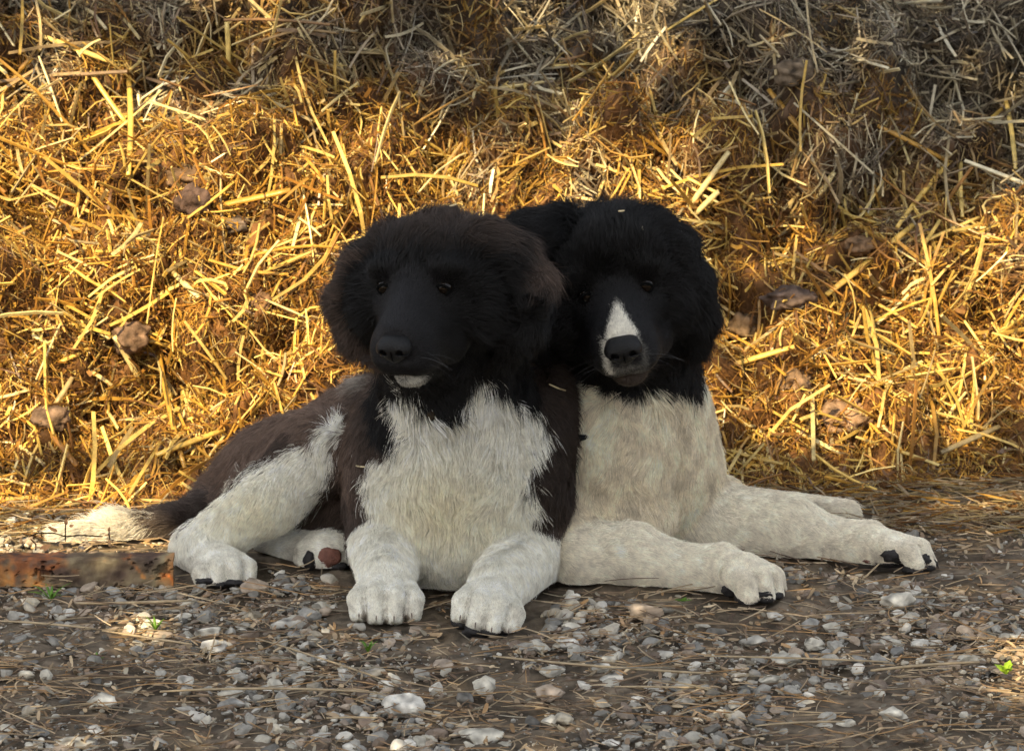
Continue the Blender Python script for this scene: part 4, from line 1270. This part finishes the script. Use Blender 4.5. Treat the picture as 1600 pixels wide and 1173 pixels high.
# profile in (y,z): a channel bar with rolled top edge
x1 = G(271, 921)[0]; yb = G(150, 921)[1]
prof = [(0, 0.004), (0, 0.034), (0.001, 0.0370), (0.004, 0.039), (0.028, 0.039), (0.030, 0.037), (0.030, 0.034), (0.007, 0.033), (0.007, 0.012), (0.030, 0.011), (0.030, 0.005), (0.029, 0.003)]
pf = []
for a, b in zip(prof, prof[1:] + prof[:1]):
    L = math.dist(a, b); k = max(1, int(L / 0.0015))
    for t in range(k): pf.append((a[0] + (b[0] - a[0]) * t / k, a[1] + (b[1] - a[1]) * t / k))
bx = np.arange(-1.6, x1, 0.003)
bx = np.append(bx, x1)
np_ = len(pf)
V = np.array([[x, yb + a, z_] for x in bx for a, z_ in pf])
zz = V[:, 2].copy(); front = (V[:, 1] < yb + 0.003)
hcol = np.ones((len(V), 3))
for hx, hz in ((P(70, 894, yb)[0], 0.020), (P(252, 887, yb)[0], 0.025)):
    d = np.hypot((V[:, 0] - hx) * 0.8, zz - hz)
    d = d * (1 + 0.35 * Noise(120, 12, 203)(V)); rr = 0.0075
    k = np.clip(1 - d / rr, 0, 1)
    V[:, 1] += np.where(front, np.minimum(k * 3, 1) * 0.006, 0)
    hcol *= np.where(front, 1 - 0.6 * np.minimum(k * 3, 1), 1)[:, None]
pxx = proj(V)[0] + Noise(25, 14, 204)(V) * 22
orange = np.clip((105 - pxx) / 15, 0, 1) + np.exp(-((pxx - 215) / 9) ** 2) * (zz > .014) + np.exp(-((pxx - 245) / 8) ** 2) * (zz < .02)
orange = np.clip(orange * (0.75 + 0.45 * Noise(90, 14, 205)(V)), 0, 1)[:, None]
hcol = hcol * (1 - orange + orange * np.array((2.3, 1.35, 0.65)))
V += (Noise(60, 16, 201)(V) * 0.0004)[:, None] * np.array([0, 1, 1])
fcs = []
i, j = np.meshgrid(np.arange(len(bx) - 1), np.arange(np_), indexing='ij')
f = np.stack([i * np_ + j, i * np_ + (j + 1) % np_, (i + 1) * np_ + (j + 1) % np_, (i + 1) * np_ + j], -1).reshape(-1, 4)
ob = mesh_obj('rusty_bar', V, f.astype(int), M_rust, None, False, hcol, loc=(x1 - 0.1, yb, 0))
import bmesh
bm = bmesh.new(); bm.from_mesh(ob.data); bm.verts.ensure_lookup_table()
for st0 in (0, (len(bx) - 1) * np_):
    try: bm.faces.new([bm.verts[st0 + k] for k in range(np_)])
    except ValueError: pass
bmesh.ops.recalc_face_normals(bm, faces=bm.faces); bm.to_mesh(ob.data); bm.free()
tag(ob, "rusty steel bar lying on the ground left of the front puppy's hind paw", "metal bar")

# ------------------------------------------------------------------ weeds
def leaf_mesh(c, d, up, L, W, lobes=3):
    d = nrm(np.asarray(d, float)); s = nrm(np.cross(d, up)); u = np.cross(s, d)
    pts = []; K = 14
    vs = [c]
    for side in (1, -1):
        row = []
        for i in range(K + 1):
            t = i / K
            w = W * math.sin(math.pi * min(1, t * 1.02) ** 0.8) * (1 - 0.25 * abs(math.sin(t * math.pi * lobes)))
            row.append(c + d * L * t + s * side * w + u * (0.15 * L * math.sin(t * 2.5) + 0.12 * w))
        pts.append(row)
    mid = [c + d * L * i / K + u * (0.15 * L * math.sin(i / K * 2.5)) for i in range(K + 1)]
    V = mid + pts[0] + pts[1]; n_ = K + 1; F_ = []
    for i in range(K):
        F_.append([i, n_ + i, n_ + i + 1, i + 1]); F_.append([i + 1, 2 * n_ + i + 1, 2 * n_ + i, i])
    return np.array(V), np.array(F_)
def weed(base, size, n, seed, label, name='weed', cat='weed', mat=M_leaf, rise=0.3, wide=0.42):
    r = np.random.default_rng(seed)
    V, F_ = [], []; o = 0
    for i in range(n):
        a = i * 2 * math.pi / n + r.uniform(-.3, .3)
        d = np.array([math.cos(a), math.sin(a), r.uniform(rise * .5, rise * 1.6)])
        v, f_ = leaf_mesh(np.zeros(3), d, np.array([0, 0, 1.0]), size * r.uniform(.7, 1.1), size * wide * r.uniform(.7, 1.1))
        V.append(v); F_.append(f_ + o); o += len(v)
    v = np.concatenate(V)
    ob = mesh_obj(name, v, np.concatenate(F_), mat, None, True)
    ob.location = base
    m = ob.modifiers.new("t", 'SOLIDIFY'); m.thickness = 0.0004
    return tag(ob, label, cat, "small green weeds")
M_weed2 = mat_plain("bright weed", (0.28, 0.45, 0.03), 0.5, 0.3, 0.25, 120)
weed(G(1572, 1066) + np.array([0, 0, .010]), 0.018, 5, 1, "bright green lobed leaf in the sunlit spot at the right edge", mat=M_weed2, rise=.9)
weed(G(1130, 757) + np.array([0, 0, .010]), 0.014, 6, 2, "bright green sprout at the foot of the heap beside the right puppy", mat=M_weed2, rise=1)
weed(G(1066, 948) + np.array([0, 0, .006]), 0.012, 5, 3, "tiny green weed under the right puppy's near foreleg")
weed(G(575, 1024) + np.array([0, 0, .004]), 0.016, 6, 4, "sparse green weed below the left forepaw", wide=.18, rise=.9)
weed(G(243, 990) + np.array([0, 0, .004]), 0.020, 6, 5, "thin green weed in the sunlit patch at lower left", wide=.14, rise=.8)
weed(G(150, 1040) + np.array([0, 0, .004]), 0.016, 5, 6, "sparse green weed below the sunlit patch", wide=.14, rise=.6)
weed(G(80, 945) + np.array([0, 0, .006]), 0.032, 9, 7, "grassy weed in front of the rusty bar", wide=.07, rise=.5)
# dry sprig before the tail
M_dry = mat_plain("dry leaf", (0.13, 0.08, 0.055), 0.7, 0.2, 0.3, 90)
sp = empty('dry_sprig', G(80, 862)); tag(sp, "dry sprig with dark leaves standing in front of the tail", "sprig")
so = np.array(sp.location)
yS = so[1]
def stem(pts, rad):
    pts = np.array(pts); vs, fs = [], []
    for i, q in enumerate(pts):
        for j in range(5):
            a = j * 2 * math.pi / 5; vs.append(q + np.array([math.cos(a), 0.5, math.sin(a)]) * rad)
    for i in range(len(pts) - 1):
        for j in range(5): fs.append([i * 5 + j, i * 5 + (j + 1) % 5, (i + 1) * 5 + (j + 1) % 5, (i + 1) * 5 + j])
    return np.array(vs), np.array(fs)
for pts in ([(102, 845), (102, 825), (103, 812)], [(102, 838), (85, 833), (60, 832), (45, 838)], [(172, 848), (170, 835), (171, 824)], [(102, 838), (125, 836), (160, 838)], [(55, 862), (56, 850), (48, 842)]):
    v, f = stem([P(a, b, yS) for a, b in pts], 0.0009)
    mesh_obj('stem', v - so, f, M_dry, sp)
for (a, b, dx, dz, L, W) in ((103, 820, 0.1, 1, .010, .0030), (90, 830, -1, .55, .015, .0030), (170, 830, .2, 1, .007, .0024), (108, 822, 1, .3, .007, .0022), (62, 860, 1, .6, .018, .005)):
    v, f = leaf_mesh(P(a, b, yS), (dx, -.1, dz), np.array([0, -1.0, .2]), L, W, 1)
    mesh_obj('leaf', v - so, f, M_dry, sp)
# bits caught in the fur
def bit(px, py, w, h, Vs, col, label, seed):
    c = on_skin(Vs, px, py, 0.1) + nrm(CAM - P(px, py, 0)) * 0.012
    v = rock_shape(seed, ICO2, 8, 0.06) * np.array([w / 2666, 0.003, h / 2666])
    o = mesh_obj('burr', v + c, ICO2[1], M_clod, None, True, np.tile(np.array(col), (len(v), 1)), loc=c)
    tag(o, label, "burr")
bit(909, 684, 24, 12, prims2, (0.008, 0.008, 0.009), "black oval bit caught in the right puppy's cream chest fur", 5)
bit(674, 650, 14, 16, prims1, (0.05, 0.035, 0.02), "small dark burr caught under the front puppy's chin", 7)

for k, (pr_, x0, y0, x1, y1, Y0, W, lab) in enumerate((
        (prims1, 858, 600, 884, 610, .1, .0013, "short straw caught in the brown fur on the front puppy's right shoulder"),
        (prims1, 702, 322, 714, 319, 0, .0012, "pale straw fleck on the crown of the front puppy"),
        (prims2, 966, 330, 976, 329, .1, .0013, "pale fleck on the crown of the right puppy"),
        (prims2, 1003, 352, 1005, 360, .1, .0012, "tiny pale fleck on the right puppy's forehead"),
        (prims1, 520, 620, 523, 612, .3, .0010, "tiny pale fleck on the front puppy's brown back"),
        (prims1, 556, 727, 570, 729, .1, .0012, "pale straw bit at the edge of the front puppy's white chest"))):
    a = on_skin(pr_, x0, max(y0, 0), Y0); b = on_skin(pr_, x1, y1, Y0)
    up_ = nrm(CAM - a)
    ln_ = 0.020 if Y0 in (0, .1) and y0 < 400 else 0.016
    a = a + up_ * ln_; b = b + up_ * ln_
    if np.linalg.norm(b - a) > 0.05: continue
    v, f, c = tubes(((a + b) / 2)[None], (b - a)[None], up_[None], np.array([np.linalg.norm(b - a)]), np.array([W * 1.6]), np.array([W]), np.array([0.1]), np.array([[.6, .5, .3]]), 5, 4, np.array([.1]), .7)
    tag(mesh_obj('straw_bit', v, f, M_straw, None, True, c, loc=(a + b) / 2), lab, "straw bit", "bits caught in the coats")

# ------------------------------------------------------------------ tree added out of view, its leaves set up-sun of each spot to shade
def lit_heap(px, py):
    """sunlit part of the heap and ground as the photograph shows it, in pixels of its own plane"""
    A = [(-400, 120), (0, 88), (150, 100), (290, 155), (400, 148), (470, 185), (620, 200), (800, 200), (980, 195), (1080, 240), (1110, 300), (1105, 540), (1180, 560), (1330, 430),
         (1440, 380), (1560, 335), (1700, 320), (2100, 300), (2100, 610), (1600, 662), (1480, 682), (1330, 705), (1230, 742), (1110, 775), (900, 800), (300, 800), (262, 868), (0, 872), (-400, 870)]
    B = [(935, -60), (1075, -60), (1080, 60), (1060, 130), (1000, 140), (930, 100)]
    Cc = [(230, -60), (430, -60), (420, 20), (400, 60), (330, 50), (250, 30)]
    Dd = [(1150, 420), (1180, 330), (1240, 260), (1330, 200), (1400, 190), (1330, 290), (1270, 370), (1200, 450)]
    Ee = [(700, 10), (860, -10), (900, 60), (760, 70)]
    return inpoly(px, py, A) | inpoly(px, py, B) | inpoly(px, py, Cc) | inpoly(px, py, Dd) | inpoly(px, py, Ee)
def lit_ground(px, py):
    return inpoly(px, py, [(175, 950), (265, 966), (265, 996), (195, 1006), (160, 985)]) | inpoly(px, py, [(1575, 1010), (1700, 970), (1700, 1120), (1585, 1105), (1560, 1060)]) \
        | inpoly(px, py, [(-400, 720), (330, 720), (285, 868), (-400, 874)]) | inpoly(px, py, [(1420, 792), (1700, 780), (1700, 806), (1440, 805)])
r = np.random.default_rng(301)
tg = []
# heap targets
x = r.uniform(-1.5, 1.5, 62000); s = r.uniform(0, 1.3, 62000)
hp = heap(x, s, False); px, py = proj(hp)
wob = Noise(4.5, 14, 302)(hp) * 22 + Noise(13, 14, 303)(hp) * 12
litm = lit_heap(px + wob, py + wob[::-1] * 0 + Noise(5, 14, 304)(hp) * 18)
lk = ~litm & ((np.abs(x) < 0.9) | (r.random(len(x)) < 0.5)) & (Noise(9, 14, 305)(hp) + r.normal(size=len(x)) * .3 < 1.15)
tg.append(hp[lk])
x = r.uniform(-1.5, 1.5, 52000); y = r.uniform(-1.7, 0.75, 52000)
gp = np.stack([x, y, np.zeros_like(x)], -1); px, py = proj(gp)
wob = Noise(5, 14, 306)(gp) * 12
gl = (lit_ground(px + wob, py + wob * 0.4) | lit_heap(px, py)) | (y > base_y(x))
tg.append(gp[~gl])
for Vd in (V1, V2):
    k = r.choice(len(Vd), 9000)
    q = Vd[k]; px, py = proj(q)
    if Vd is V1:
        q = q[px > 285]
    tg.append(q)
T_ = np.concatenate(tg)
dist = r.uniform(2.9, 4.3, len(T_))
LP_ = T_ - SUN_TRAVEL * dist[:, None]
# leaves
m = len(LP_)
ax = nrm(r.normal(size=(m, 3))); nn = nrm(r.normal(size=(m, 3)) * 0.7 - SUN_TRAVEL)
u = nrm(np.cross(nn, ax)); w_ = np.cross(nn, u)
sz = r.uniform(0.012, 0.021, m)[:, None]
lv = np.stack([LP_ - u * sz * 1.25, LP_ - u * sz * .2 + w_ * sz * .75, LP_ + u * sz * 1.35, LP_ - u * sz * .2 - w_ * sz * .75], 1).reshape(-1, 3)
lf = np.arange(m * 4).reshape(-1, 4)
tree = empty('added_shade_tree', (-3.3, -2.6, 0)); to = np.array(tree.location)
tag(tree, "leafy tree added out of view to the left, its low crown shaped to shade the puppies", "tree")
mesh_obj('added_tree_crown', lv - to, lf, M_added_treeleaf, tree, False)
ctr = LP_.mean(0)
def limb(pts, radii):
    vs, fs = [], []
    for q, rad in zip(pts, radii):
        for j in range(8):
            a = j * math.pi / 4; vs.append(np.asarray(q) + np.array([math.cos(a) * rad, math.sin(a) * rad * .8, math.sin(a) * rad * .5]) )
    for i in range(len(pts) - 1):
        for j in range(8): fs.append([i * 8 + j, i * 8 + (j + 1) % 8, (i + 1) * 8 + (j + 1) % 8, (i + 1) * 8 + j])
    return np.array(vs), np.array(fs)
v, f = limb([(-3.3, -2.6, -.1), (-3.28, -2.62, .8), (-3.2, -2.6, 1.7), (-2.9, -2.6, 2.6), (-2.2, -2.7, 3.3)], [.17, .14, .12, .09, .06])
v2 = [(v, f)]
for e in range(9):
    en = LP_[r.integers(m)]
    st = np.array((-2.9, -2.6, 2.6)); md = (st + en) / 2 + np.array([0, 0, .2])
    v2.append(limb([st, md, en], [.03, .018, .007]))
vv, ff = [], []; o = 0
for a, b in v2: vv.append(a); ff.append(b + o); o += len(a)
mesh_obj('added_tree_trunk', np.concatenate(vv) - to, np.concatenate(ff), M_added_bark, tree)

# ------------------------------------------------------------------ barn added behind the viewer to dim what the eyes reflect
blocker = empty('blocker', (0, -17, 0)); tag(blocker, "low stone barn added behind the viewer to dim the eye reflections", "blocker")
M_blocker_wall = mat_plain("blocker wall", (0.22, 0.19, 0.15), 0.9, 0.2, 0.4, 3, 0.6, 20)
M_blocker_roof = mat_plain("blocker roof", (0.12, 0.07, 0.05), 0.9, 0.2, 0.4, 3, 0.6, 20)
def boxm(x0, x1, y0, y1, z0, z1):
    v = np.array([(x, y, z) for x in (x0, x1) for y in (y0, y1) for z in (z0, z1)], float)
    return v, np.array([[0, 1, 3, 2], [4, 6, 7, 5], [0, 4, 5, 1], [2, 3, 7, 6], [0, 2, 6, 4], [1, 5, 7, 3]])
v, f = boxm(-16, 16, -3, 0, 0, 3.4); mesh_obj('blocker_wall', v, f, M_blocker_wall, blocker, False)
v = np.array([(-16.4, .5, 3.3), (16.4, .5, 3.3), (16.4, -1.5, 4.7), (-16.4, -1.5, 4.7), (-16.4, -3.5, 3.3), (16.4, -3.5, 3.3)])
ob = mesh_obj('blocker_roof', v, np.array([[0, 1, 2, 3], [3, 2, 5, 4]]), M_blocker_roof, blocker, False)
md = ob.modifiers.new("t", 'SOLIDIFY'); md.thickness = 0.12
v, f = boxm(-1.2, 1.2, 0.003, 0.06, 0, 2.3); mesh_obj('blocker_door', v, f, M_added_bark, blocker, False)
